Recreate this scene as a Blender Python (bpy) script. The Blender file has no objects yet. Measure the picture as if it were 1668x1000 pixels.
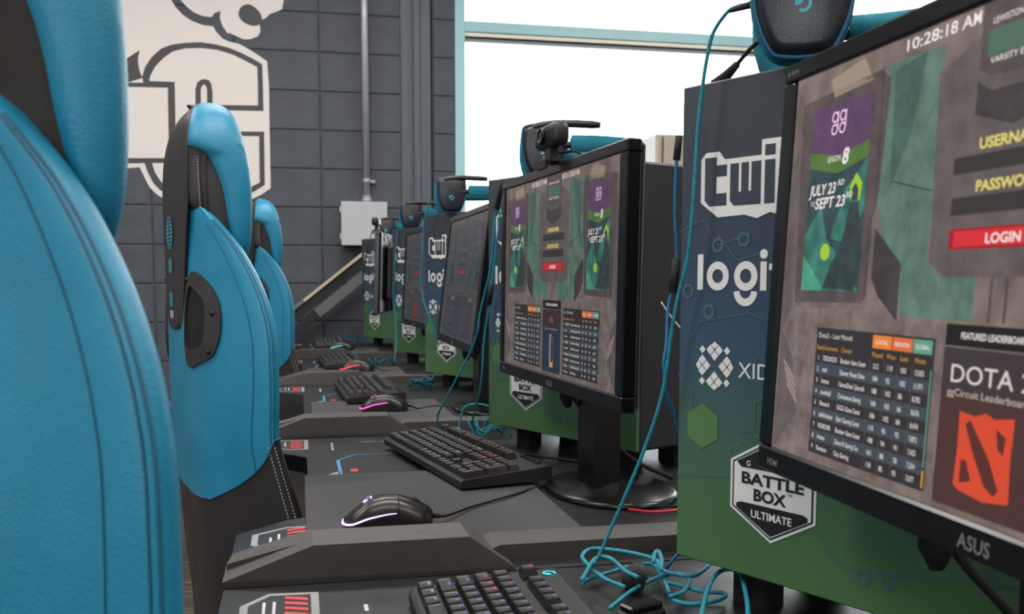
import bpy, bmesh, math, random
import numpy as np
from mathutils import Vector, Matrix
from mathutils.geometry import tessellate_polygon
random.seed(7)
PI = math.pi
SC = bpy.context.scene
COL = SC.collection

# ------------------------------------------------------------------ camera
F_PX, CX, CY, HORIZON = 1600.0, 834.0, 600.0, 453.0
CAM_Z = 1.08
PITCH = math.atan((CY - HORIZON) / F_PX)
YAW = math.radians(12.323)
cam_data = bpy.data.cameras.new('camera')
cam = bpy.data.objects.new('camera', cam_data)
COL.objects.link(cam)
cam.location = (0, 0, CAM_Z)
cam.rotation_euler = (PI / 2 - PITCH, 0, -YAW)
cam_data.sensor_width = 36.0
cam_data.lens = 36.0 * F_PX / 1668.0
cam_data.shift_y = (CY - 500.0) / 1668.0
cam_data.clip_start = 0.02
cam_data.dof.use_dof = True
cam_data.dof.focus_distance = 1.35
cam_data.dof.aperture_fstop = 12.0
SC.camera = cam

# ------------------------------------------------------------------ world: bright overcast day
world = bpy.data.worlds.new('overcast_sky')
SC.world = world
world.use_nodes = True
bg = world.node_tree.nodes['Background']
bg.inputs['Color'].default_value = (0.93, 0.97, 1.0, 1)
bg.inputs['Strength'].default_value = 6.5

vs = SC.view_settings
vs.view_transform = 'Standard'
vs.look = 'None'
vs.exposure = 0.12
vs.gamma = 1.0
vs.use_curve_mapping = False
SC.cycles.use_denoising = True
SC.cycles.max_bounces = 8
SC.cycles.transparent_max_bounces = 12
SC.cycles.sample_clamp_indirect = 6.0
SC.cycles.caustics_reflective = False
SC.cycles.caustics_refractive = False

# room extents
WALL_Y, ROOM_L, ROOM_R, ROOM_B, CEIL = 5.37, -3.6, 5.4, -3.4, 3.3
DESK_Z = 0.75

def lamp_area(name, loc, size, size_y, power, color, rot=(0, 0, 0), parent=None):
    ld = bpy.data.lights.new(name, 'AREA')
    ld.shape = 'RECTANGLE'; ld.size = size; ld.size_y = size_y
    ld.energy = power; ld.color = color
    o = bpy.data.objects.new(name, ld); COL.objects.link(o)
    o.location = loc; o.rotation_euler = rot
    if parent: o.parent = parent
    return o

# sky portals: they only guide the daylight through the two window openings
for nm, loc, sx, sy, rot in (('window_portal', (3.15, WALL_Y + 0.25, 1.95), 4.4, 2.3, (-PI / 2, 0, 0)),
                             ('window_portal', (-2.3, ROOM_B - 0.25, 1.75), 1.8, 1.7, (PI / 2, 0, 0))):
    p = lamp_area(nm, loc, sx, sy, 1.0, (1, 1, 1), rot)
    p.data.cycles.is_portal = True

# ------------------------------------------------------------------ material helpers
def lin(c):
    out = []
    for v in c:
        v = v / 255.0
        out.append(v / 12.92 if v <= 0.04045 else ((v + 0.055) / 1.055) ** 2.4)
    return out
MATS = {}
def mat(name, rgb, rough=0.5, metal=0.0, var=0.0, vscale=20.0, bump=0.0, bscale=80.0, spec=0.5,
        emit=None, estr=0.0, coat=0.0, rvar=0.0):
    if name in MATS: return MATS[name]
    m = bpy.data.materials.new(name); m.use_nodes = True
    nt = m.node_tree; b = nt.nodes['Principled BSDF']
    c = lin(rgb) + [1.0]
    b.inputs['Base Color'].default_value = c
    b.inputs['Roughness'].default_value = rough
    b.inputs['Metallic'].default_value = metal
    b.inputs['Specular IOR Level'].default_value = spec
    b.inputs['Coat Weight'].default_value = coat
    tc = nt.nodes.new('ShaderNodeTexCoord')
    if var > 0 or rvar > 0:
        n = nt.nodes.new('ShaderNodeTexNoise'); n.inputs['Scale'].default_value = vscale
        n.inputs['Detail'].default_value = 4.0
        nt.links.new(tc.outputs['Object'], n.inputs['Vector'])
        if var > 0:
            r = nt.nodes.new('ShaderNodeValToRGB')
            r.color_ramp.elements[0].position = 0.3; r.color_ramp.elements[1].position = 0.7
            r.color_ramp.elements[0].color = [max(0, x * (1 - var)) for x in c[:3]] + [1]
            r.color_ramp.elements[1].color = [min(1, x * (1 + var)) for x in c[:3]] + [1]
            nt.links.new(n.outputs['Fac'], r.inputs['Fac'])
            nt.links.new(r.outputs['Color'], b.inputs['Base Color'])
        if rvar > 0:
            mr = nt.nodes.new('ShaderNodeMapRange')
            mr.inputs['To Min'].default_value = max(0.02, rough - rvar); mr.inputs['To Max'].default_value = min(1, rough + rvar)
            nt.links.new(n.outputs['Fac'], mr.inputs['Value'])
            nt.links.new(mr.outputs['Result'], b.inputs['Roughness'])
    if bump > 0:
        n2 = nt.nodes.new('ShaderNodeTexNoise'); n2.inputs['Scale'].default_value = bscale
        n2.inputs['Detail'].default_value = 5.0
        nt.links.new(tc.outputs['Object'], n2.inputs['Vector'])
        bp = nt.nodes.new('ShaderNodeBump'); bp.inputs['Strength'].default_value = bump
        bp.inputs['Distance'].default_value = 0.004
        nt.links.new(n2.outputs['Fac'], bp.inputs['Height'])
        nt.links.new(bp.outputs['Normal'], b.inputs['Normal'])
    if emit is not None:
        b.inputs['Emission Color'].default_value = lin(emit) + [1]
        b.inputs['Emission Strength'].default_value = estr
    MATS[name] = m
    return m

def screen_mat(rgb, level):
    """a lit pixel colour of a display: black surface that gives off its own light"""
    key = 'display_%d_%d_%d_%d' % (rgb[0], rgb[1], rgb[2], int(level * 100))
    return mat(key, (6, 6, 7), rough=0.35, spec=0.25, emit=rgb, estr=level)

M_BLACK = mat('black_plastic', (22, 22, 24), 0.42, var=0.15, vscale=60, bump=0.05, bscale=900)
M_GLOSS = mat('glossy_black_plastic', (14, 14, 16), 0.27, var=0.1, vscale=30, coat=0.0)
M_DARK = mat('dark_case_steel', (33, 36, 41), 0.5, var=0.12, vscale=14, bump=0.04, bscale=600)
M_RUBBER = mat('black_rubber', (18, 18, 19), 0.8, var=0.15, vscale=80)
M_WHITE = mat('white_print', (225, 226, 226), 0.55, var=0.02, vscale=30)
M_PRINTBLK = mat('black_print', (26, 30, 32), 0.5, var=0.05, vscale=40)
M_TEALCABLE = mat('teal_braid', (18, 130, 150), 0.6, var=0.25, vscale=160, bump=0.3, bscale=1200)
M_BLUECABLE = mat('blue_braid', (20, 105, 160), 0.6, var=0.25, vscale=160, bump=0.3, bscale=1200)
M_STEEL = mat('galvanised_steel', (165, 168, 174), 0.35, metal=0.25, var=0.1, vscale=25)
M_GREYPAINT = mat('light_grey_enamel', (178, 182, 188), 0.45, var=0.03, vscale=12, bump=0.03, bscale=300)

# ------------------------------------------------------------------ object helpers
def link(o, parent=None):
    COL.objects.link(o)
    if parent is not None: o.parent = parent
    return o
def tag(o, label=None, cat=None, group=None, kind=None):
    if label: o['label'] = label
    if cat: o['category'] = cat
    if group: o['group'] = group
    if kind: o['kind'] = kind
    return o
def thing(name, label, cat, loc=(0, 0, 0), rotz=0.0, group=None):
    o = bpy.data.objects.new(name, None); o.empty_display_size = 0.05
    COL.objects.link(o); o.location = loc; o.rotation_euler = (0, 0, rotz)
    return tag(o, label, cat, group)
def copy_tree(o, parent=None):
    c = o.copy(); COL.objects.link(c); c.parent = parent
    for ch in list(o.children): copy_tree(ch, c)
    return c

class MB:
    """collects geometry with material slots and builds ONE mesh object"""
    def __init__(s): s.v = []; s.f = []; s.m = []; s.mats = []; s.sm = []
    def slot(s, m):
        if m not in s.mats: s.mats.append(m)
        return s.mats.index(m)
    def add(s, vs, fs, m, smooth=False, T=None):
        b = len(s.v); k = s.slot(m)
        if T is not None: vs = [T @ Vector(v) for v in vs]
        s.v += [tuple(v) for v in vs]
        for f in fs:
            s.f.append(tuple(i + b for i in f)); s.m.append(k); s.sm.append(smooth)
        return s
    def box(s, lo, hi, m, bev=0.0, T=None, seg=1):
        if bev <= 0:
            x0, y0, z0 = lo; x1, y1, z1 = hi
            vs = [(x0, y0, z0), (x1, y0, z0), (x1, y1, z0), (x0, y1, z0), (x0, y0, z1), (x1, y0, z1), (x1, y1, z1), (x0, y1, z1)]
            fs = [(0, 3, 2, 1), (4, 5, 6, 7), (0, 1, 5, 4), (1, 2, 6, 5), (2, 3, 7, 6), (3, 0, 4, 7)]
            return s.add(vs, fs, m, False, T)
        bm = bmesh.new(); bmesh.ops.create_cube(bm, size=1.0)
        c = [(a + b) / 2 for a, b in zip(lo, hi)]; d = [b - a for a, b in zip(lo, hi)]
        for v in bm.verts: v.co = Vector((c[0] + v.co.x * d[0], c[1] + v.co.y * d[1], c[2] + v.co.z * d[2]))
        bmesh.ops.bevel(bm, geom=bm.edges[:], offset=min(bev, min(d) * 0.49), segments=seg, affect='EDGES', profile=0.5)
        bm.verts.index_update()
        vs = [v.co.copy() for v in bm.verts]; fs = [[v.index for v in f.verts] for f in bm.faces]
        bm.free(); return s.add(vs, fs, m, seg > 1, T)
    def prism(s, pts, lo, hi, m, axis='z', T=None, smooth=False, caps=(True, True)):
        """polygon pts (2D) extruded along an axis between lo and hi"""
        n = len(pts)
        def P(p, h):
            if axis == 'z': return (p[0], p[1], h)
            if axis == 'y': return (p[0], h, p[1])
            return (h, p[0], p[1])
        vs = [P(p, lo) for p in pts] + [P(p, hi) for p in pts]
        tri = tessellate_polygon([[Vector((p[0], p[1], 0)) for p in pts]])
        fs = []
        if caps[0]: fs += [tuple(reversed(t)) for t in tri]
        if caps[1]: fs += [tuple(i + n for i in t) for t in tri]
        fs += [(i, (i + 1) % n, n + (i + 1) % n, n + i) for i in range(n)]
        return s.add(vs, fs, m, smooth, T)
    def flat(s, pts, y, m, T=None):
        """polygon in the x/z plane facing -y"""
        tri = tessellate_polygon([[Vector((p[0], p[1], 0)) for p in pts]])
        out = []
        for t in tri:
            a, b, c = [pts[i] for i in t]
            out.append(t if (b[0] - a[0]) * (c[1] - a[1]) - (b[1] - a[1]) * (c[0] - a[0]) > 0 else tuple(reversed(t)))
        return s.add([(p[0], y, p[1]) for p in pts], out, m, False, T)
    def rect(s, x0, z0, x1, z1, y, m, T=None):
        return s.flat([(x0, z0), (x1, z0), (x1, z1), (x0, z1)], y, m, T)
    def stroke(s, pts, w, y, m, closed=False, T=None):
        """flat ribbon along a polyline in x/z, facing -y"""
        P = [Vector((p[0], p[1])) for p in pts]; n = len(P); L = []; R = []
        for i in range(n):
            a = P[i - 1] if (i > 0 or closed) else P[i]; b = P[(i + 1) % n] if (i < n - 1 or closed) else P[i]
            d1 = (P[i] - a); d2 = (b - P[i])
            if d1.length < 1e-9: d1 = d2
            if d2.length < 1e-9: d2 = d1
            d1 = d1.normalized(); d2 = d2.normalized(); t = (d1 + d2)
            t = t.normalized() if t.length > 1e-6 else d1
            nn = Vector((-t.y, t.x)); k = min(2.0, 1.0 / max(0.3, nn.dot(Vector((-d1.y, d1.x)))))
            L.append(P[i] + nn * w / 2 * k); R.append(P[i] - nn * w / 2 * k)
        vs = [(p.x, y, p.y) for p in L] + [(p.x, y, p.y) for p in R]
        fs = [(i, n + i, n + (i + 1) % n, (i + 1) % n) for i in range(n if closed else n - 1)]
        return s.add(vs, fs, m, False, T)
    def tube(s, pts, r, m, n=8, closed=False, caps=True, T=None, sx=1.0):
        P = [Vector(p) for p in pts]; k = len(P); vs = []; fs = []
        rr = r if isinstance(r, (list, tuple)) else [r] * k
        t0 = (P[1] - P[0]).normalized()
        u = t0.orthogonal().normalized()
        for i in range(k):
            a = P[i - 1] if (i > 0 or closed) else P[i]; b = P[(i + 1) % k] if (i < k - 1 or closed) else P[i]
            t = (b - a)
            t = t.normalized() if t.length > 1e-9 else t0
            u = (u - t * u.dot(t))
            u = u.normalized() if u.length > 1e-6 else t.orthogonal().normalized()
            w = t.cross(u)
            for j in range(n):
                an = 2 * PI * j / n
                vs.append(P[i] + u * math.cos(an) * rr[i] * sx + w * math.sin(an) * rr[i])
        for i in range(k if closed else k - 1):
            i2 = (i + 1) % k
            for j in range(n):
                j2 = (j + 1) % n
                fs.append((i * n + j, i * n + j2, i2 * n + j2, i2 * n + j))
        if caps and not closed:
            fs.append(tuple(reversed(range(n)))); fs.append(tuple((k - 1) * n + j for j in range(n)))
        return s.add(vs, fs, m, True, T)
    def lathe(s, prof, m, n=24, T=None, smooth=True):
        """profile of (r, z) about z"""
        vs = []; fs = []; k = len(prof)
        for r, z in prof:
            for j in range(n):
                a = 2 * PI * j / n; vs.append((r * math.cos(a), r * math.sin(a), z))
        for i in range(k - 1):
            for j in range(n):
                j2 = (j + 1) % n; fs.append((i * n + j, i * n + j2, (i + 1) * n + j2, (i + 1) * n + j))
        fs.append(tuple(reversed(range(n)))); fs.append(tuple((k - 1) * n + j for j in range(n)))
        return s.add(vs, fs, m, smooth, T)
    def grid(s, rows, m, closed=False, smooth=True, T=None, cap=False, flip=False):
        """rows of equal point count joined to a surface"""
        R = len(rows); n = len(rows[0]); vs = [p for r in rows for p in r]; fs = []
        for i in range(R - 1):
            for j in range(n if closed else n - 1):
                j2 = (j + 1) % n
                q = (i * n + j, i * n + j2, (i + 1) * n + j2, (i + 1) * n + j)
                fs.append(tuple(reversed(q)) if flip else q)
        if cap:
            a = tuple(reversed(range(n))); b = tuple((R - 1) * n + j for j in range(n))
            fs += [tuple(reversed(a)), tuple(reversed(b))] if flip else [a, b]
        return s.add(vs, fs, m, smooth, T)
    def geo(s, g, m, T=None):
        return s.add(g[0], g[1], m, False, T)
    def mesh(s, name):
        me = bpy.data.meshes.new(name)
        me.from_pydata(s.v, [], s.f)
        for m in s.mats: me.materials.append(m)
        me.polygons.foreach_set('material_index', s.m)
        me.polygons.foreach_set('use_smooth', s.sm)
        me.update(); return me
    def build(s, name, parent=None, loc=None, rot=None):
        o = bpy.data.objects.new(name, s.mesh(name)); link(o, parent)
        if loc is not None: o.location = loc
        if rot is not None: o.rotation_euler = rot
        return o

def cr(points, per=6, closed=False):
    """Catmull-Rom through 3D points"""
    P = [Vector(p) for p in points]; n = len(P); out = []
    rng = n if closed else n - 1
    for i in range(rng):
        p0 = P[(i - 1) % n] if (closed or i > 0) else P[0] * 2 - P[1]
        p1 = P[i]; p2 = P[(i + 1) % n]
        p3 = P[(i + 2) % n] if (closed or i < n - 2) else P[-1] * 2 - P[-2]
        for j in range(per):
            t = j / per; t2 = t * t; t3 = t2 * t
            out.append(0.5 * ((2 * p1) + (p2 - p0) * t + (2 * p0 - 5 * p1 + 4 * p2 - p3) * t2 + (3 * p1 - p0 - 3 * p2 + p3) * t3))
    if not closed: out.append(P[-1])
    return out

_TXT = {}
def text_geo(body, size=0.01, align='LEFT', bold=0.0, sx=1.0, shear=0.0):
    """flat lettering as (verts, faces) in the x/z plane facing -y"""
    key = (body, bold)
    if key not in _TXT:
        cu = bpy.data.curves.new('lettering', 'FONT'); cu.body = body; cu.size = 1.0
        cu.resolution_u = 3; cu.fill_mode = 'FRONT'; cu.offset = bold
        ob = bpy.data.objects.new('lettering', cu)
        me = ob.to_mesh()
        vs = [(v.co.x, v.co.y) for v in me.vertices]; fs = [tuple(p.vertices) for p in me.polygons]
        ob.to_mesh_clear(); bpy.data.objects.remove(ob); bpy.data.curves.remove(cu)
        fs2 = []
        for f in fs:
            area = sum(vs[f[i]][0] * vs[f[(i + 1) % len(f)]][1] - vs[f[(i + 1) % len(f)]][0] * vs[f[i]][1] for i in range(len(f)))
            fs2.append(f if area > 0 else tuple(reversed(f)))
        _TXT[key] = (vs, fs2)
    vs, fs = _TXT[key]
    if not vs: return [], []
    w = max(v[0] for v in vs); x0 = min(v[0] for v in vs)
    off = 0 if align == 'LEFT' else (-(w + x0) / 2 if align == 'CENTER' else -w)
    return [((v[0] + off + shear * v[1]) * size * sx, 0.0, v[1] * size) for v in vs], fs
def put(mb, body, x, z, y, size, m, align='LEFT', bold=0.0, sx=1.0, shear=0.0, fit=None):
    g = text_geo(body, size, align, bold, sx, shear)
    if not g[0]: return
    if fit:
        w = max(v[0] for v in g[0]) - min(v[0] for v in g[0]); k = fit / max(w, 1e-6)
        g = ([(v[0] * k, v[1], v[2]) for v in g[0]], g[1])
    mb.add([(v[0] + x, y, v[2] + z) for v in g[0]], g[1], m)

def facing(a):  # local x runs left to right for somebody at the desk, local y points away from them
    return math.radians(a - 90.0)
# ------------------------------------------------------------------ the setting
def carpet_mat():
    m = bpy.data.materials.new('patterned_carpet'); m.use_nodes = True; nt = m.node_tree; b = nt.nodes['Principled BSDF']
    tc = nt.nodes.new('ShaderNodeTexCoord'); mp = nt.nodes.new('ShaderNodeMapping')
    mp.inputs['Scale'].default_value = (2.2, 30.0, 1)
    nt.links.new(tc.outputs['Object'], mp.inputs['Vector'])
    n = nt.nodes.new('ShaderNodeTexNoise'); n.inputs['Scale'].default_value = 2.0; n.inputs['Detail'].default_value = 3
    nt.links.new(mp.outputs['Vector'], n.inputs['Vector'])
    r = nt.nodes.new('ShaderNodeValToRGB'); e = r.color_ramp.elements
    e[0].position = 0.54; e[0].color = lin((62, 59, 57)) + [1]
    e[1].position = 0.66; e[1].color = lin((140, 116, 82)) + [1]
    nt.links.new(n.outputs['Fac'], r.inputs['Fac']); nt.links.new(r.outputs['Color'], b.inputs['Base Color'])
    b.inputs['Roughness'].default_value = 0.95
    n2 = nt.nodes.new('ShaderNodeTexNoise'); n2.inputs['Scale'].default_value = 500
    bp = nt.nodes.new('ShaderNodeBump'); bp.inputs['Strength'].default_value = 0.6
    nt.links.new(tc.outputs['Object'], n2.inputs['Vector']); nt.links.new(n2.outputs['Fac'], bp.inputs['Height'])
    nt.links.new(bp.outputs['Normal'], b.inputs['Normal'])
    return m
M_CARPET = carpet_mat()
M_BLOCK = mat('painted_block', (73, 78, 87), 0.58, var=0.12, vscale=9, bump=0.9, bscale=110, spec=0.4)
M_MORTAR = mat('painted_mortar', (66, 72, 82), 0.75, var=0.08, vscale=20, bump=0.3, bscale=200)
M_DRYWALL = mat('off_white_drywall', (196, 196, 198), 0.8, var=0.02, vscale=5, bump=0.05, bscale=200)
M_CEIL = mat('white_ceiling_tile', (205, 205, 203), 0.9, var=0.03, vscale=30, bump=0.2, bscale=300)
M_FRAME = mat('glare_teal_aluminium', (160, 204, 212), 0.45, var=0.03, vscale=8)  # teal frame, window glare lightened into its base colour
M_POST = mat('grey_painted_steel', (84, 91, 102), 0.5, var=0.06, vscale=8, bump=0.05, bscale=200)

def struct(mb, name, parent=None):
    o = mb.build(name, parent); o['kind'] = 'structure'; return o

s = MB().box((ROOM_L - .15, ROOM_B - .15, -0.12), (ROOM_R + .15, WALL_Y + .2, 0), M_CARPET); struct(s, 'floor')
s = MB().box((ROOM_L - .15, ROOM_B - .15, CEIL), (ROOM_R + .15, WALL_Y + .2, CEIL + .1), M_CEIL); struct(s, 'ceiling')
s = MB().box((ROOM_L - .15, ROOM_B - .15, 0), (ROOM_L, WALL_Y + .2, CEIL), M_DRYWALL); struct(s, 'wall_left')
s = MB().box((ROOM_R, ROOM_B - .15, 0), (ROOM_R + .15, WALL_Y + .2, CEIL), M_DRYWALL); struct(s, 'wall_right')
# wall behind the camera, with its own window opening
bw = MB()
bw.box((ROOM_L, ROOM_B - .15, 0), (-3.2, ROOM_B, CEIL), M_DRYWALL); bw.box((-1.4, ROOM_B - .15, 0), (ROOM_R, ROOM_B, CEIL), M_DRYWALL)
bw.box((-3.2, ROOM_B - .15, 0), (-1.4, ROOM_B, .9), M_DRYWALL); bw.box((-3.2, ROOM_B - .15, 2.6), (-1.4, ROOM_B, CEIL), M_DRYWALL)
struct(bw, 'wall_back')

# far wall: mortar core with single blocks in stack bond, a steel post, then the window
BX0, BW, BH, BZ0 = 0.566, 0.428, 0.2012, 1.252 - 6 * 0.2012
core = MB()
core.box((ROOM_L, WALL_Y + .006, 0), (0.566, WALL_Y + .2, CEIL), M_MORTAR)
core.box((0.566, WALL_Y + .03, 0), (0.736, WALL_Y + .2, CEIL), M_MORTAR)
core.box((0.736, WALL_Y + .006, 0), (0.858, WALL_Y + .2, CEIL), M_MORTAR)
core.box((0.858, WALL_Y + .006, 0), (ROOM_R, WALL_Y + .2, 0.82), M_MORTAR)
core.box((0.858, WALL_Y + .006, 3.05), (ROOM_R, WALL_Y + .2, CEIL), M_MORTAR)
wall_far = struct(core, 'wall_far')
BLOCKS = {}
def block(x0, x1, z0, z1):
    g = 0.0030
    key = (round(x1 - x0, 4), round(z1 - z0, 4))
    if key not in BLOCKS:
        BLOCKS[key] = MB().box((g, -0.0, g), (key[0] - g, 0.05, key[1] - g), M_BLOCK, bev=0.0035).mesh('block')
    o = bpy.data.objects.new('block', BLOCKS[key]); link(o, wall_far); o.location = (x0, WALL_Y, z0)
for r in range(0, 15):
    z0 = BZ0 + r * BH; z1 = min(z0 + BH, CEIL)
    if z0 < 0: z0 = 0.0
    if z1 - z0 < 0.05: continue
    for c in range(0, 9):
        block(BX0 - (c + 1) * BW, BX0 - c * BW, z0, z1)
    block(0.738, 0.858, z0, z1)
wl = MB().box((ROOM_L, WALL_Y - .0, 0), (BX0 - 9 * BW, WALL_Y + .01, CEIL), M_BLOCK); wl.build('painted_wall_face', wall_far)

# steel post in the control joint
tp = MB()
tp.box((0.632, WALL_Y - .012, 0), (0.668, WALL_Y + .03, CEIL), M_POST, bev=.003)
tp.box((0.668, WALL_Y + .000, 0), (0.726, WALL_Y + .03, CEIL), M_POST, bev=.003)
tp.box((0.564, WALL_Y + .012, 0), (0.632, WALL_Y + .03, CEIL), M_POST)
struct(tp, 'trim_1')

# window
def glass_mat():
    m = bpy.data.materials.new('clear_glass'); m.use_nodes = True; nt = m.node_tree
    for n in list(nt.nodes):
        if n.type != 'OUTPUT_MATERIAL': nt.nodes.remove(n)
    out = [n for n in nt.nodes][0]
    t = nt.nodes.new('ShaderNodeBsdfTransparent'); t.inputs['Color'].default_value = (.96, .98, .98, 1)
    g = nt.nodes.new('ShaderNodeBsdfGlossy'); g.inputs['Roughness'].default_value = 0.02
    fr = nt.nodes.new('ShaderNodeFresnel'); fr.inputs['IOR'].default_value = 1.4
    mx = nt.nodes.new('ShaderNodeMixShader')
    nt.links.new(fr.outputs['Fac'], mx.inputs['Fac']); nt.links.new(t.outputs['BSDF'], mx.inputs[1]); nt.links.new(g.outputs['BSDF'], mx.inputs[2])
    nt.links.new(mx.outputs['Shader'], out.inputs['Surface']); return m
M_GLASS = glass_mat()
win = bpy.data.objects.new('window_1', None); COL.objects.link(win); win['kind'] = 'structure'
y0, y1 = WALL_Y + .0, WALL_Y + .11
MB().box((0.858, y0, .82), (0.914, y1, 3.05), M_FRAME, bev=.003).build('jamb', win)
MB().box((ROOM_R - .06, y0, .82), (ROOM_R, y1, 3.05), M_FRAME, bev=.003).build('jamb', win)
MB().box((0.914, y0, 2.405), (ROOM_R - .06, y1, 2.463), M_FRAME, bev=.003).build('transom', win)
MB().box((0.914, y0 + .01, 2.383), (ROOM_R - .06, y1, 2.405), mat('cream_stop', (232, 228, 212), .5, var=.02), bev=.002).build('glazing_stop', win)
MB().box((0.914, y0 + .02, 2.374), (ROOM_R - .06, y1, 2.383), M_RUBBER).build('gasket', win)
MB().box((0.914, y0, .82), (ROOM_R - .06, y1, .87), M_FRAME, bev=.003).build('sill', win)
MB().box((0.914, y0, 2.99), (ROOM_R - .06, y1, 3.05), M_FRAME, bev=.003).build('head', win)
MB().box((0.914, y0 + .05, .87), (ROOM_R - .06, y0 + .056, 2.374), M_GLASS).build('pane', win)
MB().box((0.914, y0 + .05, 2.463), (ROOM_R - .06, y0 + .056, 2.99), M_GLASS).build('pane', win)
win2 = bpy.data.objects.new('window_2', None); COL.objects.link(win2); win2['kind'] = 'structure'
for x in (-3.2, -2.33, -1.46): MB().box((x, ROOM_B - .13, .9), (x + .06, ROOM_B - .03, 2.6), M_FRAME).build('mullion', win2)
for z in (.9, 2.54): MB().box((-3.14, ROOM_B - .125, z), (-1.46, ROOM_B - .035, z + .06), M_FRAME).build('rail', win2)
MB().box((-3.14, ROOM_B - .08, .96), (-2.33, ROOM_B - .074, 2.54), M_GLASS).build('pane', win2)
MB().box((-2.27, ROOM_B - .08, .96), (-1.46, ROOM_B - .074, 2.54), M_GLASS).build('pane', win2)

# ceiling lights (out of the frame, they light the room)
M_DIFF = mat('lamp_diffuser', (240, 240, 235), .6, emit=(255, 244, 228), estr=2.0)
k = 0
for x in (-1.9, 0.1, 2.4):
    for y in (-1.4, 1.1, 3.6):
        lab = ['over the aisle behind the chairs', 'over the chairs', 'beyond the desks'][(-1.9, 0.1, 2.4).index(x)]
        lab2 = {-1.4: 'at the back of the room', 1.1: 'in the middle of the room', 3.6: 'nearest the block wall'}[y]
        t = thing('ceiling_light', 'ceiling light panel %s, %s' % (lab, lab2), 'ceiling light', (x, y, CEIL), 0, 'ceiling light panels')
        fr = MB()
        for a, b2 in (((-.62, -.32), (.62, -.29)), ((-.62, .29), (.62, .32)), ((-.62, -.29), (-.59, .29)), ((.59, -.29), (.62, .29))):
            fr.box((a[0], a[1], -.03), (b2[0], b2[1], -.0005), M_GREYPAINT)
        fr.build('frame', t)
        MB().box((-.59, -.29, -.02), (.59, .29, -.0005), M_DIFF).build('diffuser', t)
        warm = (1.0, 0.88, 0.74) if y < 0 else (1.0, 0.96, 0.91)
        lamp_area('lamp', (0, 0, -.035), 1.15, .55, 32.0, warm, (0, 0, 0), t)
        k += 1

# wall mural: painted emblem, pieces a millimetre or two proud of the blocks
M_MURALW = mat('white_vinyl', (222, 216, 214), 0.5, var=0.02, vscale=4, bump=0.08, bscale=160)
M_MURALD = mat('charcoal_vinyl', (62, 62, 65), 0.55, var=0.04, vscale=8, bump=0.15, bscale=160)
MURAL_A = [(-.95,2.65),(-0.635,2.654),(-0.62,2.551),(-0.59,2.477),(-0.57,2.445),(-0.539,2.411),(-0.495,2.383),(-0.442,2.365),(-0.391,2.361),(-0.379,2.338),(-0.347,2.303),(-0.314,2.289),(-0.272,2.282),(-0.239,2.268),(-0.185,2.237),(-0.127,2.199),(-0.12,2.072),(-0.122,1.885),(-0.123,1.55),(-0.167,1.518),(-0.217,1.492),(-0.298,1.459),(-0.406,1.438),(-0.528,1.442),(-0.603,1.463),(-0.638,1.478),(-0.685,1.502),(-0.723,1.539),(-0.748,1.591),(-0.77,1.643),(-0.844,1.635),(-1.10,1.622),(-1.20,1.70),(-1.24,1.85),(-1.24,2.20),(-1.18,2.40),(-1.05,2.56)]
MURAL_B = [(-0.596,2.657),(-0.579,2.553),(-0.543,2.48),(-0.52,2.454),(-0.485,2.426),(-0.44,2.41),(-0.396,2.407),(-0.383,2.429),(-0.353,2.44),(-0.357,2.403),(-0.346,2.367),(-0.322,2.331),(-0.307,2.332),(-0.292,2.324),(-0.271,2.316),(-0.244,2.305),(-0.21,2.306),(-0.17,2.324),(-0.157,2.349),(-0.16,2.377),(-0.15,2.408),(-0.131,2.415),(-0.109,2.438),(-0.075,2.452),(-0.047,2.466),(-0.037,2.51),(-0.011,2.588),(0.022,2.698)]
MURAL_OVAL = [(-0.265,2.429),(-0.259,2.451),(-0.246,2.47),(-0.218,2.481),(-0.197,2.476),(-0.179,2.465),(-0.161,2.447),(-0.15,2.426),(-0.15,2.402),(-0.16,2.383),(-0.197,2.375),(-0.236,2.388),(-0.257,2.408)]
MURAL_ARCH = [(-0.743,2.095),(-0.727,2.145),(-0.693,2.195),(-0.65,2.236),(-0.597,2.26),(-0.531,2.272),(-0.456,2.279),(-0.387,2.273),(-0.315,2.258),(-0.252,2.234),(-0.197,2.208),(-0.152,2.183),(-0.151,2.071),(-0.151,1.946),(-0.453,1.942),(-0.453,1.966),(-0.178,1.973),(-0.176,2.07),(-0.177,2.169),(-0.225,2.192),(-0.295,2.225),(-0.376,2.246),(-0.457,2.251),(-0.532,2.245),(-0.592,2.227),(-0.64,2.191),(-0.68,2.147),(-0.702,2.106),(-0.711,2.075),(-0.587,2.075),(-0.589,1.903),(-0.593,1.678),(-0.626,1.677),(-0.621,2.046),(-0.98,2.04),(-0.98,2.058),(-0.738,2.065)]
MURAL_BAR = [(-0.993,1.683),(-0.593,1.693),(-0.593,1.669),(-0.71,1.666),(-0.696,1.617),(-0.668,1.571),(-0.63,1.544),(-0.598,1.529),(-0.599,1.498),(-0.631,1.509),(-0.675,1.53),(-0.707,1.567),(-0.732,1.619),(-0.745,1.665),(-0.994,1.656)]
MURAL_LOOPO = [(-0.489,1.95),(-0.487,2.042),(-0.477,2.076),(-0.458,2.092),(-0.44,2.096),(-0.419,2.091),(-0.408,2.073),(-0.403,2.03),(-0.405,1.953)]
MURAL_LOOPI = [(-0.462,1.96),(-0.46,2.043),(-0.453,2.062),(-0.444,2.068),(-0.435,2.062),(-0.43,2.044),(-0.432,1.961)]
MURAL_WEDGE = [(-0.751,2.225),(-0.761,2.182),(-0.757,2.131),(-0.743,2.089),(-0.82,2.062),(-0.816,2.18)]
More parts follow.
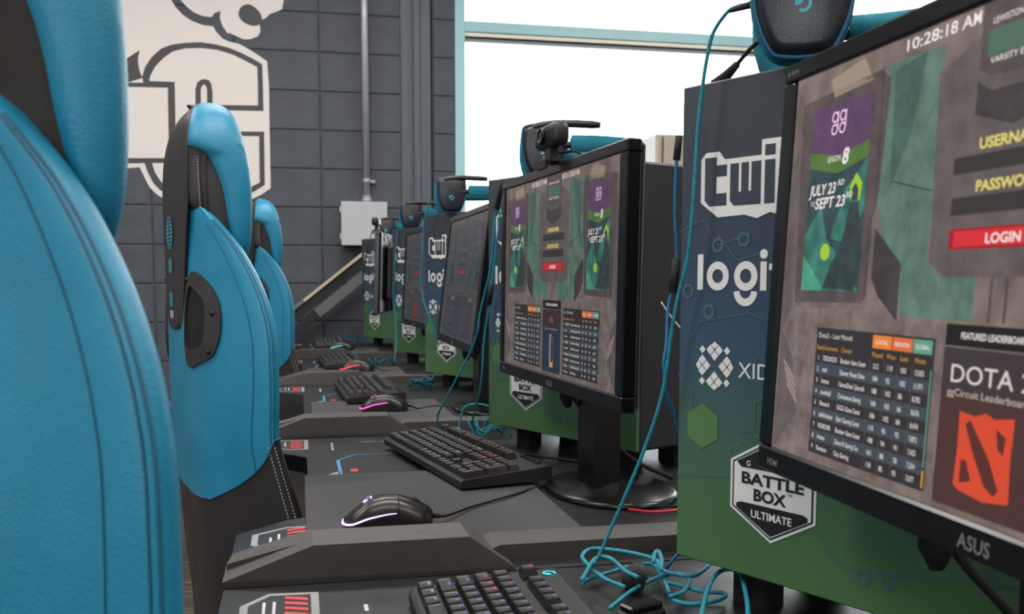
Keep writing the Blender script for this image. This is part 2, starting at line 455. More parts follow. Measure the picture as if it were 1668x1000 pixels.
MURAL_DSH = [(-0.426,1.834),(-0.15,1.84),(-0.153,1.566),(-0.216,1.526),(-0.375,1.47),(-0.42,1.494),(-0.222,1.555),(-0.178,1.578),(-0.176,1.817),(-0.427,1.813)]
mural = thing('wall_mural', 'large white and charcoal team emblem with block lettering on the dark block wall', 'mural', (0, WALL_Y, 0))
def smooth2(pts): return [(p.x, p.y) for p in cr([(a, b, 0) for a, b in pts], 3, True)]
def mural_piece(name, pts, y0, y1, m):
    MB().prism([(p[0], p[1]) for p in pts][::1], -y1, -y0, m, 'y').build(name, mural)
mural_piece('white_field', MURAL_A, 0, .003, M_MURALW)
mural_piece('white_field', MURAL_B, 0, .003, M_MURALW)
mural_piece('dark_spot', smooth2(MURAL_OVAL), .003, .005, M_MURALD)
mural_piece('outline', MURAL_ARCH, .003, .005, M_MURALD)
mural_piece('outline', MURAL_BAR, .003, .005, M_MURALD)
mural_piece('outline', MURAL_LOOPO, .003, .005, M_MURALD)
mural_piece('inner_fill', MURAL_LOOPI, .005, .006, M_MURALW)
mural_piece('outline', MURAL_WEDGE, .003, .005, M_MURALD)
mural_piece('outline', MURAL_DSH, .003, .005, M_MURALD)

# electrical box and conduit
eb = thing('electrical_box', 'pale grey metal electrical box screwed to the dark block wall', 'electrical box', (0.238, WALL_Y, 1.255))
MB().box((0, -.095, 0), (.235, -.005, .223), M_GREYPAINT, bev=.004).build('body', eb)
MB().box((-.003, -.101, -.003), (.238, -.095, .226), M_GREYPAINT, bev=.002).build('cover', eb)
for z in (.03, .17): MB().box((-.010, -.096, z), (-.003, -.08, z + .03), M_GREYPAINT).build('hinge', eb)
MB().lathe([(.027, .226), (.027, .245), (.022, .247), (.022, .262)], M_STEEL, 16, Matrix.Translation((.135, -.045, 0))).build('connector', eb)
cd = thing('conduit', 'vertical steel conduit pipe running up the block wall above the electrical box', 'pipe', (0.373, WALL_Y, 1.255))
MB().tube([(0, -.045, .262), (0, -.045, CEIL - 1.255)], .0185, M_STEEL, 16).build('pipe', cd)
c = MB().tube([(.0, -.045, .325), (.0, -.045, .350)], .021, M_STEEL, 16); c.box((.015, -.03, .328), (.048, -.0, .347), M_STEEL, bev=.003)
c.build('clamp', cd)

# beige cabinet by the window
M_BEIGE = mat('beige_enamel', (160, 151, 137), .5, var=.03, vscale=6)
M_GAP = mat('dark_plinth', (60, 54, 48), .8)  # dark brown of the recessed cabinet plinth
cb = thing('storage_cabinet', 'tall beige metal storage cabinet standing in front of the window', 'cabinet', (1.775, 4.72, 0), 0)
b = MB().box((0, .02, .06), (1.0, .5, 1.80), M_BEIGE, bev=.004); b.box((.02, .05, 0), (.98, .48, .06), M_GAP); b.build('body', cb)
for i, x in enumerate((-.0, .034)):
    pass
d1 = MB().box((.003, 0, .08), (.024, .02, 1.79), M_BEIGE, bev=.003).build('frame_strip', cb)
dA = MB().box((.034, 0, .08), (.52, .02, 1.79), M_BEIGE, bev=.003).build('door', cb)
dB = MB().box((.524, 0, .08), (.997, .02, 1.79), M_BEIGE, bev=.003).build('door', cb)
MB().box((.47, -.02, .95), (.49, 0, 1.1), M_STEEL, bev=.004).build('handle', dA)
MB().box((.56, -.02, .95), (.58, 0, 1.1), M_STEEL, bev=.004).build('handle', dB)
# ------------------------------------------------------------------ desks
M_DESK = mat('black_desk_laminate', (33, 34, 37), 0.42, var=0.14, vscale=30, bump=0.06, bscale=400, rvar=.08)
M_RAIL = mat('charcoal_moulded_rail', (74, 70, 68), 0.55, var=0.1, vscale=60, bump=0.15, bscale=700)
M_DECALG = mat('grey_decal', (150, 150, 154), 0.5, var=.03)
M_DECALR = mat('red_decal', (215, 70, 78), 0.5, var=.03)
M_DECALB = mat('blue_decal', (70, 150, 200), 0.5, var=.03)
M_DECALW = mat('white_decal', (205, 206, 210), 0.5, var=.03)
STN = ['nearest the camera', 'second from the camera', 'third from the camera', 'fourth from the camera', 'by the block wall']
def flatz(mb, pts, z, m):
    tri = tessellate_polygon([[Vector((p[0], p[1], 0)) for p in pts]]); out = []
    for t in tri:
        a, b, c = [pts[i] for i in t]
        out.append(t if (b[0] - a[0]) * (c[1] - a[1]) - (b[1] - a[1]) * (c[0] - a[0]) > 0 else tuple(reversed(t)))
    mb.add([(p[0], p[1], z) for p in pts], out, m)
def badge(mb, y0, sgn, z):
    """hexagonal corner badge with red hazard stripes; x across the desk, y along the row"""
    def P(x, y): return (x, y0 + sgn * y)
    out = [P(-.062, .035), P(-.035, .0), P(.016, .004), P(.016, .118), P(-.02, .118), P(-.062, .085)]
    flatz(mb, out, z + .0004, M_DECALG)
    inn = [P(-.054, .037), P(-.033, .008), P(.008, .011), P(.008, .111), P(-.018, .111), P(-.054, .082)]
    flatz(mb, inn, z + .0008, M_PRINTBLK)
    for i in range(6):
        a = .014 + i * .016
        flatz(mb, [P(-.018, a), P(.005, a + .009), P(.005, a + .017), P(-.018, a + .008)], z + .0012, M_DECALR)
    for j, w in enumerate((.05, .035)):
        flatz(mb, [P(-.030 - j * .010, .03), P(-.027 - j * .010, .03), P(-.027 - j * .010, .03 + w), P(-.030 - j * .010, .03 + w)], z + .0012, M_DECALW)
def make_desk():
    t = thing('gaming_desk', 'x', 'desk', (0, 0, 0), 0, 'gaming desks in the row')
    top = [(-.082, -.036), (-.082, .19), (-.02, .255), (.012, .27), (.012, .73), (-.01, .76), (-.082, .83), (-.082, .960), (.86, .960), (.86, -.036)]
    MB().prism(top, DESK_Z - .03, DESK_Z, M_DESK).build('desktop', t)
    # near side rail: front wing, long ridge, tapered end
    r = MB()
    prof = [(-.084, DESK_Z), (-.084, DESK_Z + .006), (.012, DESK_Z + .040), (.185, DESK_Z + .040), (.236, DESK_Z + .003), (.236, DESK_Z)]
    ya, yb = -.034, .044
    def ring(y, ins, tops):
        return [(x, y + (ins if z > DESK_Z + .02 else 0), z) for x, z in prof]
    rows = [[(x, ya, z) for x, z in prof], [(x, ya + (.016 if z > DESK_Z + .02 else 0), z) for x, z in prof],
            [(x - (.004 if z > DESK_Z + .02 else 0), yb - (.012 if z > DESK_Z + .02 else 0), z) for x, z in prof], [(x, yb, z) for x, z in prof]]
    n = len(prof); vs = []
    base = [(x, ya, DESK_Z) for x, z in prof]
    R0 = [(x, ya - .0 if z < DESK_Z + .02 else ya + .004, z) for x, z in prof]
    R1 = [(x, yb if z < DESK_Z + .02 else yb - .006, z) for x, z in prof]
    vs = R0 + R1
    tri = tessellate_polygon([[Vector((p[0], p[1], 0)) for p in prof]])
    fs = [tuple(q) for q in tri] + [tuple(i + n for i in reversed(q)) for q in tri]
    fs += [(i, n + i, n + (i + 1) % n, (i + 1) % n) for i in range(n)]
    r.add(vs, fs, M_RAIL)
    rail = r.build('side_rail', t)
    # notch wing at the front end
    w = MB()
    w.add([(-.082, .008, DESK_Z + .014), (-.078, .050, DESK_Z + .014), (.012, .050, DESK_Z + .0385), (.012, .000, DESK_Z + .0385),
           (-.082, .008, DESK_Z), (-.078, .050, DESK_Z), (.012, .050, DESK_Z), (.012, .000, DESK_Z)],
          [(0, 3, 2, 1), (0, 4, 7, 3), (1, 5, 4, 0), (2, 6, 5, 1), (3, 7, 6, 2), (4, 5, 6, 7)], M_RAIL)
    w.build('rail_wing', rail)
    q = MB().prism([(.205, DESK_Z), (.205, DESK_Z + .012), (.225, DESK_Z + .021), (.84, DESK_Z + .021), (.84, DESK_Z)], -.004, .056, M_RAIL, 'y')
    q.build('rear_rail', t)
    for y0_, sg in ((.098, 1), (.935, -1)):
        d = MB(); badge(d, y0_, sg, DESK_Z); d.build('corner_badge', t)
    d = MB()
    for (x0, y0_, x1, y1_, w_) in ((.067, .55, .067, .69, .006), (.067, .69, .10, .74, .004), (.10, .74, .20, .745, .003)):
        dx, dy = x1 - x0, y1_ - y0_; L = math.hypot(dx, dy); nx, ny = -dy / L * w_ / 2, dx / L * w_ / 2
        flatz(d, [(x0 + nx, y0_ + ny), (x0 - nx, y0_ - ny), (x1 - nx, y1_ - ny), (x1 + nx, y1_ + ny)], DESK_Z + .0005, M_DECALB)
    flatz(d, [(.03, .535), (.066, .535), (.066, .585), (.055, .575)], DESK_Z + .0005, M_DECALG)
    flatz(d, [(.085, .575), (.097, .575), (.097, .60), (.085, .60)], DESK_Z + .0008, M_DECALR)
    for a in (.80, .83, .86): flatz(d, [(.06, a), (.064, a), (.064, a + .02), (.06, a + .02)], DESK_Z + .0005, M_DECALW)
    for a in (.12, .16): flatz(d, [(a, .88), (a + .03, .88), (a + .03, .886), (a, .886)], DESK_Z + .0005, M_DECALG)
    d.build('printed_lines', t)
    for yy in (-.02, .89):
        l = MB().box((.30, yy, .03), (.37, yy + .05, DESK_Z - .03), M_BLACK, bev=.004)
        l.box((.02, yy - .01, 0), (.72, yy + .06, .035), M_BLACK, bev=.006)
        l.build('leg', t)
    MB().box((.36, .10, .45), (.38, .90, DESK_Z - .032), M_BLACK).build('modesty_panel', t)
    return t
desk0 = make_desk()
for k in range(5):
    o = desk0 if k == 0 else copy_tree(desk0)
    o.location = (0, .10 + k * 1.0, 0)
    o['label'] = 'black gaming desk with raised side rail and red striped corners, %s' % STN[k]

M_MAT = mat('dark_grey_cloth_mat', (66, 66, 69), .9, var=.06, vscale=120, bump=.15, bscale=1500)
mats_xy = [((.06, .18, .36, .60), 0), ((.006, 1.165, .36, 1.635), 1), ((.03, 2.17, .36, 2.62), 2), ((.03, 3.17, .36, 3.62), 3), ((.03, 4.17, .36, 4.6), 4)]
for (x0, ya, x1, yb), k in mats_xy:
    t = MB().box((0, 0, 0), (x1 - x0, yb - ya, .004), M_MAT, bev=.0015).build('mouse_mat')
    t.location = (x0, ya, DESK_Z + .0016)
    tag(t, 'dark grey cloth mouse mat on the desk %s' % STN[k], 'mouse mat', 'mouse mats on the desks')
MAT_Z = DESK_Z + .0056

# ------------------------------------------------------------------ computer towers
def panel_mat():
    m = bpy.data.materials.new('printed_side_panel'); m.use_nodes = True; nt = m.node_tree; b = nt.nodes['Principled BSDF']
    tc = nt.nodes.new('ShaderNodeTexCoord'); sp = nt.nodes.new('ShaderNodeSeparateXYZ')
    nt.links.new(tc.outputs['Object'], sp.inputs['Vector'])
    mr = nt.nodes.new('ShaderNodeMapRange'); mr.inputs['From Min'].default_value = .042; mr.inputs['From Max'].default_value = .52
    n = nt.nodes.new('ShaderNodeTexNoise'); n.inputs['Scale'].default_value = 9; n.inputs['Detail'].default_value = 2
    nt.links.new(tc.outputs['Object'], n.inputs['Vector'])
    ma = nt.nodes.new('ShaderNodeMath'); ma.operation = 'MULTIPLY_ADD'; ma.inputs[1].default_value = .03
    nt.links.new(n.outputs['Fac'], ma.inputs[0]); nt.links.new(sp.outputs['Z'], ma.inputs[2])
    nt.links.new(ma.outputs['Value'], mr.inputs['Value'])
    r = nt.nodes.new('ShaderNodeValToRGB'); e = r.color_ramp.elements
    e[0].position = 0.0; e[0].color = lin((80, 116, 72)) + [1]
    e[1].position = 1.0; e[1].color = lin((62, 68, 75)) + [1]
    for p, c in ((.22, (70, 104, 78)), (.40, (58, 88, 94)), (.52, (52, 76, 102)), (.70, (52, 66, 86)), (.86, (56, 64, 76))):
        q = e.new(p); q.color = lin(c) + [1]
    nt.links.new(mr.outputs['Result'], r.inputs['Fac']); nt.links.new(r.outputs['Color'], b.inputs['Base Color'])
    b.inputs['Roughness'].default_value = .38
    n2 = nt.nodes.new('ShaderNodeTexNoise'); n2.inputs['Scale'].default_value = 700
    nt.links.new(tc.outputs['Object'], n2.inputs['Vector'])
    bp = nt.nodes.new('ShaderNodeBump'); bp.inputs['Strength'].default_value = .05; bp.inputs['Distance'].default_value = .002
    nt.links.new(n2.outputs['Fac'], bp.inputs['Height']); nt.links.new(bp.outputs['Normal'], b.inputs['Normal'])
    return m
M_PANEL = panel_mat()
M_LINE = mat('pale_circuit_print', (70, 98, 110), .45, var=.05)
M_HEXG = mat('pale_green_print', (80, 124, 76), .45, var=.05)
TW, TH, TD, TB = .42, .478, .20, .042
def arc2(cx, cz, r, a0, a1, n=16):
    return [(cx + r * math.cos(math.radians(a0 + (a1 - a0) * i / n)), cz + r * math.sin(math.radians(a0 + (a1 - a0) * i / n))) for i in range(n + 1)]
def make_tower():
    t = thing('computer_tower', 'x', 'computer', (0, 0, 0), 0, 'computer towers on the desks')
    b = MB().box((.001, .004, TB), (TW - .001, TD, TB + TH - .001), M_DARK, bev=.004); b.build('case', t)
    p = MB().box((0, -.003, TB), (TW, .004, TB + TH), M_PANEL, bev=.0015).build('side_panel', t)
    y = -.0036
    def Z(v): return v + TB
    # circuit and hexagon print
    c = MB()
    for pts in ([(.0, .335), (.03, .345), (.05, .32), (.09, .33)], [(.05, .33), (.075, .305), (.12, .315), (.13, .35)], [(.01, .22), (.03, .245), (.09, .255), (.14, .24)],
                [(.0, .19), (.02, .175), (.02, .15)], [(.1, .22), (.13, .19), (.20, .19)], [(.16, .075), (.19, .04), (.215, .03)], [(.20, .035), (.26, .04), (.33, .055), (.40, .05)],
                [(.0, .085), (.12, .10), (.30, .11)], [(.06, .16), (.08, .14), (.11, .145)]):
        c.stroke([(a, Z(b_)) for a, b_ in pts], .0012, y, M_LINE)
    for a, b_ in ((.05, .32), (.012, .275), (.082, .325), (.22, .03), (.245, .033), (.04, .255), (.33, .055), (.30, .30)):
        c.stroke(arc2(a, Z(b_), .006, 0, 360, 14)[:-1], .003, y - .0001, M_LINE, True)
    tag(c.build('circuit_print', p), kind='stuff'); c = MB()
    for cx_, cz_, r_ in ((.125, .155, .030), (.175, .185, .03), (.30, .12, .04), (.35, .19, .04), (.08, .115, .012)):
        c.stroke([(a, b_) for a, b_ in arc2(cx_, Z(cz_), r_, 30, 390, 6)[:-1]], .0012, y, M_HEXG, True)
    c.flat(arc2(.034, Z(.140), .023, 30, 390, 6)[:-1], y - .0001, M_HEXG)
    c.flat(arc2(.26, Z(.10), .014, 30, 390, 6)[:-1], y - .0001, M_HEXG)
    tag(c.build('hexagon_print', p), kind='stuff')
    # outlined stream logo: white backing with dark blocky letters
    w = MB(); X0 = .027
    outl = [(X0, .362), (X0, .404), (X0 + .006, .410), (X0 + .023, .410), (X0 + .030, .402), (X0 + .074, .402), (X0 + .074, .416), (X0 + .098, .416), (X0 + .098, .403), (X0 + .118, .403),
            (X0 + .118, .402), (X0 + .136, .402), (X0 + .148, .402), (X0 + .148, .416), (X0 + .170, .416), (X0 + .170, .402), (X0 + .187, .402), (X0 + .195, .393), (X0 + .195, .358),
            (X0 + .183, .351), (X0 + .160, .346), (X0 + .100, .345), (X0 + .085, .349), (X0 + .070, .344), (X0 + .055, .348), (X0 + .022, .347)]
    w.flat([(a, Z(b_)) for a, b_ in outl], y - .0001, M_WHITE); w.build('stream_logo', p)
    lw = MB(); yy = y - .0003; Dk = M_PANEL
    def bars(dx, rects):
        for a0, b0, a1, b1 in rects: lw.rect(X0 + dx + a0, Z(b0), X0 + dx + a1, Z(b1), yy, Dk)
    def dk(pts): lw.flat([(X0 + a_, Z(b_)) for a_, b_ in pts], yy, Dk)
    dk([(.005, .364), (.005, .405), (.020, .405), (.020, .397), (.033, .397), (.033, .386), (.020, .386), (.020, .370), (.033, .370), (.033, .358), (.011, .358)])          # t
    dk([(.037, .362), (.037, .397), (.0475, .397), (.0475, .370), (.0505, .370), (.0505, .397), (.0595, .397), (.0595, .370), (.0625, .370), (.0625, .397), (.074, .397), (.074, .357), (.042, .357)])  # w
    bars(.078, [(0, .357, .012, .397), (0, .401, .012, .411)])                                     # i
    dk([(.095, .364), (.095, .405), (.108, .405), (.108, .397), (.120, .397), (.120, .386), (.108, .386), (.108, .370), (.120, .370), (.120, .357), (.100, .357)])          # t
    dk([(.125, .362), (.125, .397), (.148, .397), (.148, .386), (.138, .386), (.138, .370), (.148, .370), (.148, .357), (.130, .357)])                                        # c
    dk([(.153, .357), (.153, .411), (.165, .411), (.165, .397), (.183, .397), (.190, .391), (.190, .357), (.178, .357), (.178, .384), (.165, .384), (.165, .357)])            # h
    lw.build('stream_logo_letters', p)
    # geometric lower-case lettering
    g = MB(); zb, xh = .2765, .0135; sw = .0072
    def ring(cx_, r_=.0105, a0=0, a1=360): g.stroke([(a, Z(b_)) for a, b_ in (arc2(cx_, zb + xh, r_, a0, a1, 22)[:-1] if a1 - a0 >= 360 else arc2(cx_, zb + xh, r_, a0, a1, 18))], sw, y - .0001, M_WHITE, a1 - a0 >= 360)
    def bar(a0, b0, a1, b1): g.rect(a0, Z(b0), a1, Z(b1), y - .0001, M_WHITE)
    bar(.0245, zb, .0318, .3115)
    ring(.0505); ring(.0852)
    g.stroke([(a, Z(b_)) for a, b_ in arc2(.0852, zb - .001, .0105, 180, 360, 14)], sw, y - .0001, M_WHITE)
    bar(.1025, zb, .1098, .3035); g.flat([(a, b_) for a, b_ in arc2(.1062, Z(.3105), .0046, 0, 360, 14)[:-1]], y - .0001, M_WHITE)
    bar(.1165, zb, .1235, .309); bar(.1125, .2955, .1295, .3015)
    ring(.1450, .0105, 35, 330); bar(.1352, .2875, .1562, .2925)
    ring(.1740, .0105, 45, 315)
    bar(.1900, zb, .1970, .3115); g.stroke([(a, Z(b_)) for a, b_ in arc2(.2035, .2915, .0088, 0, 180, 12)], sw, y - .0001, M_WHITE); bar(.2088, zb, .2158, .2915)
    g.build('maker_lettering', p)
    # lattice emblem and letters
    x = MB(); cx0, cz0, R = .0485, .2015, .0262
    def dia(cx_, cz_, a, b_): x.flat([(cx_ - a, Z(cz_)), (cx_, Z(cz_ - b_)), (cx_ + a, Z(cz_)), (cx_, Z(cz_ + b_))], y - .0001, M_WHITE)
    for dx, dz in ((0, 1), (1, 0), (0, -1), (-1, 0)):
        bx_, bz_ = cx0 + dx * .0158, cz0 + dz * .0158
        for ox, oz in ((0, .0056), (0, -.0056), (.0056, 0), (-.0056, 0)):
            k = .72 if (ox * dx + oz * dz) > .001 else 1.0
            dia(bx_ + ox * (.85 if k < 1 else 1), bz_ + oz * (.85 if k < 1 else 1), .0050 * (k if dx else 1), .0050 * (k if dz else 1))
    for sx_ in (-1, 1):
        for sz_ in (-1, 1): dia(cx0 + sx_ * .0158, cz0 + sz_ * .0158, .0040, .0040)
    put(x, 'XIDAX', .0785, Z(.1925), y - .0001, .0215, M_WHITE, sx=1.05)
    x.build('lattice_emblem', p)
    # hexagonal badge
    h = MB(); bx, w_ = .1215, .0495
    hexo = lambda k: [(bx - w_ * k, Z(.0890 + .0235 * k)), (bx - w_ * k, Z(.0890 - .0235 * k)), (bx, Z(.0890 - .0505 * k)), (bx + w_ * k, Z(.0890 - .0235 * k)), (bx + w_ * k, Z(.0890 + .0235 * k)), (bx, Z(.0890 + .0505 * k))]
    h.flat(hexo(1.0), y - .0001, M_WHITE); h.flat(hexo(.945), y - .0003, M_PRINTBLK); h.flat(hexo(.905), y - .0005, M_WHITE)
    h.flat([(bx - .0415, Z(.1115)), (bx, Z(.1335)), (bx + .0415, Z(.1115)), (bx + .036, Z(.1065)), (bx - .036, Z(.1065))], y - .0007, M_PRINTBLK)
    h.flat([(bx - .0415, Z(.0705)), (bx - .036, Z(.0725)), (bx + .036, Z(.0725)), (bx + .0415, Z(.0705)), (bx + .0415, Z(.0665)), (bx, Z(.0445)), (bx - .0415, Z(.0665))], y - .0007, M_PRINTBLK)
    put(h, 'G', bx - .030, Z(.1085), y - .0009, .0075, M_WHITE, bold=.01)
    put(h, 'BATTLE', bx - .036, Z(.0915), y - .0009, .0155, M_PRINTBLK, bold=.035, fit=.072)
    put(h, 'BOX', bx - .021, Z(.0765), y - .0009, .0155, M_PRINTBLK, bold=.04, fit=.038)
    put(h, 'TM', bx + .0185, Z(.0865), y - .0009, .004, M_PRINTBLK)
    put(h, 'ULTIMATE', bx - .0235, Z(.0595), y - .0009, .0105, M_WHITE, bold=.02, fit=.047)
    h.build('hexagon_badge', p)
    for fx in (.05, TW - .09):
        for fy in (.03, TD - .06):
            MB().prism([(fx, fy), (fx + .04, fy), (fx + .04, fy + .03), (fx, fy + .03)], 0.0, TB, M_RUBBER).build('foot', t)
    v = MB()
    for i in range(7): v.box((.08 + i * .04, .05, TB + TH - .001), (.105 + i * .04, .15, TB + TH + .0008), M_GAP2)
    v.build('top_vent', t)
    return t
M_GAP2 = mat('vent_black', (10, 10, 11), .8)
tw0 = make_tower()
TPOS = [(.385, .948, 24.7), (.372, 1.910, 24.7), (.385, 3.005, 24.7), (.372, 3.895, 24.7), (.318, 4.905, 24.7)]
TOWERS = []
for k, (x, y_, a) in enumerate(TPOS):
    o = tw0 if k == 0 else copy_tree(tw0)
    o.location = (x, y_, DESK_Z); o.rotation_euler = (0, 0, facing(a)); TOWERS.append(o)
    o['label'] = ['computer tower nearest the camera, printed blue to green panel with white logos', 'computer tower behind the second monitor, its hexagon badge half covered', 'third computer tower from the camera with printed blue to green panel',
                  'fourth computer tower from the camera, behind the reddish dim screen', 'computer tower at the far end beside the wall electrical box'][k]
# plugs and short black lead on top of the nearest tower
lead = MB().tube(cr([(.035, .02, TB + TH + .004), (.055, .02, TB + TH + .022), (.075, .02, TB + TH + .034), (.100, .02, TB + TH + .036), (.112, .02, TB + TH + .022), (.113, .02, TB + TH + .004)], 6), .0022, M_RUBBER, 8)
lead.tube([(.020, .02, TB + TH + .003), (.035, .02, TB + TH + .008), (.050, .02, TB + TH + .018)], [.005, .0055, .0035], M_RUBBER, 8)
lead.tube([(.113, .02, TB + TH), (.113, .02, TB + TH + .02)], .0055, M_RUBBER, 8)
lead.build('top_cable', TOWERS[0])
# ------------------------------------------------------------------ monitors and what they show
SW, SH = .531, .2995
ROWS_A = [('1', '720235253', 'Bunker Game Center', '212', '119', '103', '13,053'), ('2', 'rash', 'Gamer House Online', '184', '92', '102', '11,971'), ('3', 'lotnax', 'GameDeck Cybercafe', '188', '102', '86', '8,782'),
          ('4', 'zombie3', 'Colosseum Gaming', '168', '102', '66', '8,676'), ('5', 'Remard', 'GGG Game Center', '186', '102', '84', '8,474'), ('6', 'tehkheister', 'Epic Gaming Center', '115', '93', '92', '7,872'),
          ('7', '92585298', 'Bunker Game Center', '188', '94', '91', '7,425'), ('8', 'Ansen', 'Zone B Gaming Cen.', '161', '88', '78', '7,254'), ('9', 'Kantano', 'City Gaming', '118', '85', '93', '7,077')]
def screen_noise(hi, lo, level, scale=45):
    key = 'display_mottled_%d_%d_%d_%d' % (hi[0], hi[1], hi[2], int(level * 100))
    if key in MATS: return MATS[key]
    m = bpy.data.materials.new(key); m.use_nodes = True; nt = m.node_tree; b = nt.nodes['Principled BSDF']
    b.inputs['Base Color'].default_value = (.003, .003, .003, 1); b.inputs['Roughness'].default_value = .35; b.inputs['Specular IOR Level'].default_value = .25
    tc = nt.nodes.new('ShaderNodeTexCoord'); n = nt.nodes.new('ShaderNodeTexNoise'); n.inputs['Scale'].default_value = scale; n.inputs['Detail'].default_value = 7; n.inputs['Roughness'].default_value = .65
    nt.links.new(tc.outputs['Object'], n.inputs['Vector'])
    r = nt.nodes.new('ShaderNodeValToRGB'); e = r.color_ramp.elements
    e[0].position = .35; e[0].color = lin(lo) + [1]; e[1].position = .65; e[1].color = lin(hi) + [1]
    nt.links.new(n.outputs['Fac'], r.inputs['Fac']); nt.links.new(r.outputs['Color'], b.inputs['Emission Color'])
    b.inputs['Emission Strength'].default_value = level
    MATS[key] = m
    return m
def ui(level, kind, clock, date):
    """screen contents in screen coordinates (0..SW, 0..SH) as named pieces, front faces to -y"""
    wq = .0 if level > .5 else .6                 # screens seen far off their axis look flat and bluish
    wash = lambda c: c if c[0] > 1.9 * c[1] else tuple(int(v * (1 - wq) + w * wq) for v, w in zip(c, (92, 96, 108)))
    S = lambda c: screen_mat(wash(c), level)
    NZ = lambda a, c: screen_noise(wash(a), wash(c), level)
    out = {}
    Y = [-.0004 - .00015 * i for i in range(8)]
    b = MB()                                                  # background shapes
    green = NZ((98, 124, 108), (70, 96, 86)); green2 = NZ((74, 104, 92), (58, 82, 76)); stone = NZ((130, 116, 110), (92, 82, 80)); dark = NZ((72, 66, 66), (54, 50, 52)); mid = NZ((104, 94, 92), (84, 76, 76)); tan = S((150, 132, 120)); shade = NZ((92, 82, 80), (70, 63, 63))
    for sx in (0, 1):
        X = (lambda v: v) if sx == 0 else (lambda v: SW - v)
        def poly(pts, y, m): b.flat([(X(a), c) for a, c in pts], y, m)
        poly([(.118, .285), (.176, .285), (.176, .15), (.19, .142), (.235, .142), (.235, .115), (.155, .115), (.135, .15), (.118, .19)], Y[0], green)
        poly([(.128, .28), (.160, .285), (.150, .235), (.132, .20)], Y[1], green2)
        poly([(.118, .175), (.150, .15), (.150, .112), (.128, .128), (.118, .14)], Y[1], dark)
        poly([(.010, .278), (.108, .284), (.124, .276), (.119, .20), (.112, .185), (.112, .128), (.105, .123), (.016, .121)], Y[1], shade)
        poly([(.0, .21), (.012, .25), (.014, .12), (.0, .09)], Y[0], mid); poly([(.002, .10), (.02, .075), (.026, .03), (.002, .0)], Y[0], mid)
        poly([(.044, .290), (.085, .297), (.098, .279), (.05, .276)], Y[1], tan)
        for i in range(4): poly([(.008 + i * .002, .075 - i * .006), (.022 + i * .002, .062 - i * .006), (.022 + i * .002, .059 - i * .006), (.008 + i * .002, .072 - i * .006)], Y[1], tan)
        b.stroke([(X(.112), .285), (X(.116), .19), (X(.109), .178), (X(.109), .125)], .0016, Y[2], dark)
        b.stroke([(X(.135), .205), (X(.175), .195)], .0010, Y[2], dark)
        poly([(.0, .118), (.20, .118), (.20, .0), (.0, .0)], Y[0] + .0001, stone)
    b.flat([(.173, .268), (.178, .150), (.195, .141), (SW - .195, .141), (SW - .178, .150), (SW - .173, .268), (.30, .285), (.23, .285)], Y[1], mid)
    b.flat([(.216, .2995), (.2165, .262), (.235, .256), (SW - .235, .256), (SW - .2165, .262), (SW - .216, .2995)], Y[2], shade)
    b.flat([(.216, .255), (.235, .248), (SW - .235, .248), (SW - .216, .255), (SW - .216, .236), (SW / 2, .226), (.216, .236)], Y[2], dark)
    b.rect(.2545, .115, .258, .142, Y[1], shade); b.rect(SW - .258, .115, SW - .2545, .142, Y[1], shade)
    out['background_shapes'] = b
    # posters left and right
    p = MB()
    purple = NZ((96, 66, 100), (80, 56, 86)); pgreen = NZ((86, 118, 56), (70, 100, 48)); night = NZ((56, 78, 82), (40, 54, 58)); teal = NZ((66, 130, 112), (40, 82, 78)); lime = S((150, 190, 50)); white = S((225, 215, 215)); pink = S((235, 195, 225)); teal2 = NZ((84, 160, 132), (56, 120, 100)); ink = NZ((58, 72, 72), (42, 52, 54))
    for side, x0 in (('', .024), ('_', SW - .024 - .075)):
        p = MB(); out['event_poster' + side] = p
        p.rect(x0, .131, x0 + .075, .226, Y[3], night)
        p.flat([(x0, .131), (x0 + .075, .131), (x0 + .055, .15), (x0 + .03, .17), (x0 + .02, .195), (x0 + .0, .175)], Y[4], teal)
        p.flat([(x0, .131), (x0 + .03, .131), (x0 + .014, .147), (x0, .158)], Y[5], teal2)
        p.flat([(x0 + .035, .17), (x0 + .05, .205), (x0 + .075, .226), (x0 + .075, .19), (x0 + .06, .165)], Y[4], teal)
        p.flat([(x0 + .03, .133), (x0 + .07, .131), (x0 + .074, .165), (x0 + .068, .195), (x0 + .058, .195), (x0 + .05, .165), (x0 + .038, .15)], Y[5], ink)
        p.flat([(x0 + .058, .196), (x0 + .056, .207), (x0 + .063, .216), (x0 + .071, .208), (x0 + .069, .196)], Y[5], lime)
        p.flat([(x0 + .059, .196), (x0 + .0585, .204), (x0 + .063, .209), (x0 + .067, .204), (x0 + .067, .196)], Y[6], ink)
        p.flat(arc2(x0 + .03, .160, .0065, 0, 360, 12)[:-1], Y[6], lime)
        p.flat([(x0, .271), (x0 + .076, .271), (x0 + .075, .238), (x0 + .038, .231), (x0, .238)], Y[5], purple)
        p.flat([(x0, .238), (x0 + .038, .231), (x0 + .075, .238), (x0 + .075, .226), (x0 + .038, .218), (x0, .226)], Y[5], pgreen)
        for cx_ in (.0305, .0405):
            for cz_ in (.2605, .2515):
                p.stroke(arc2(x0 + cx_, cz_, .0036, 0, 360, 12)[:-1], .0013, Y[6], pink, True)
        for cx_ in (.0343, .0443): p.rect(x0 + cx_ - .0006, .2515, x0 + cx_ + .0006, .2645, Y[6], pink)
        put(p, 'SEASON', x0 + .024, .2275, Y[6], .0062, white, shear=.15, fit=.017)
        put(p, '8', x0 + .043, .2245, Y[6], .016, white, bold=.03, shear=.15)
        put(p, 'JULY 23', x0 + .003, .204, Y[6], .0115, white, bold=.02, shear=.18, fit=.036)
        put(p, 'RD', x0 + .040, .209, Y[6], .006, white, bold=.01, shear=.18)
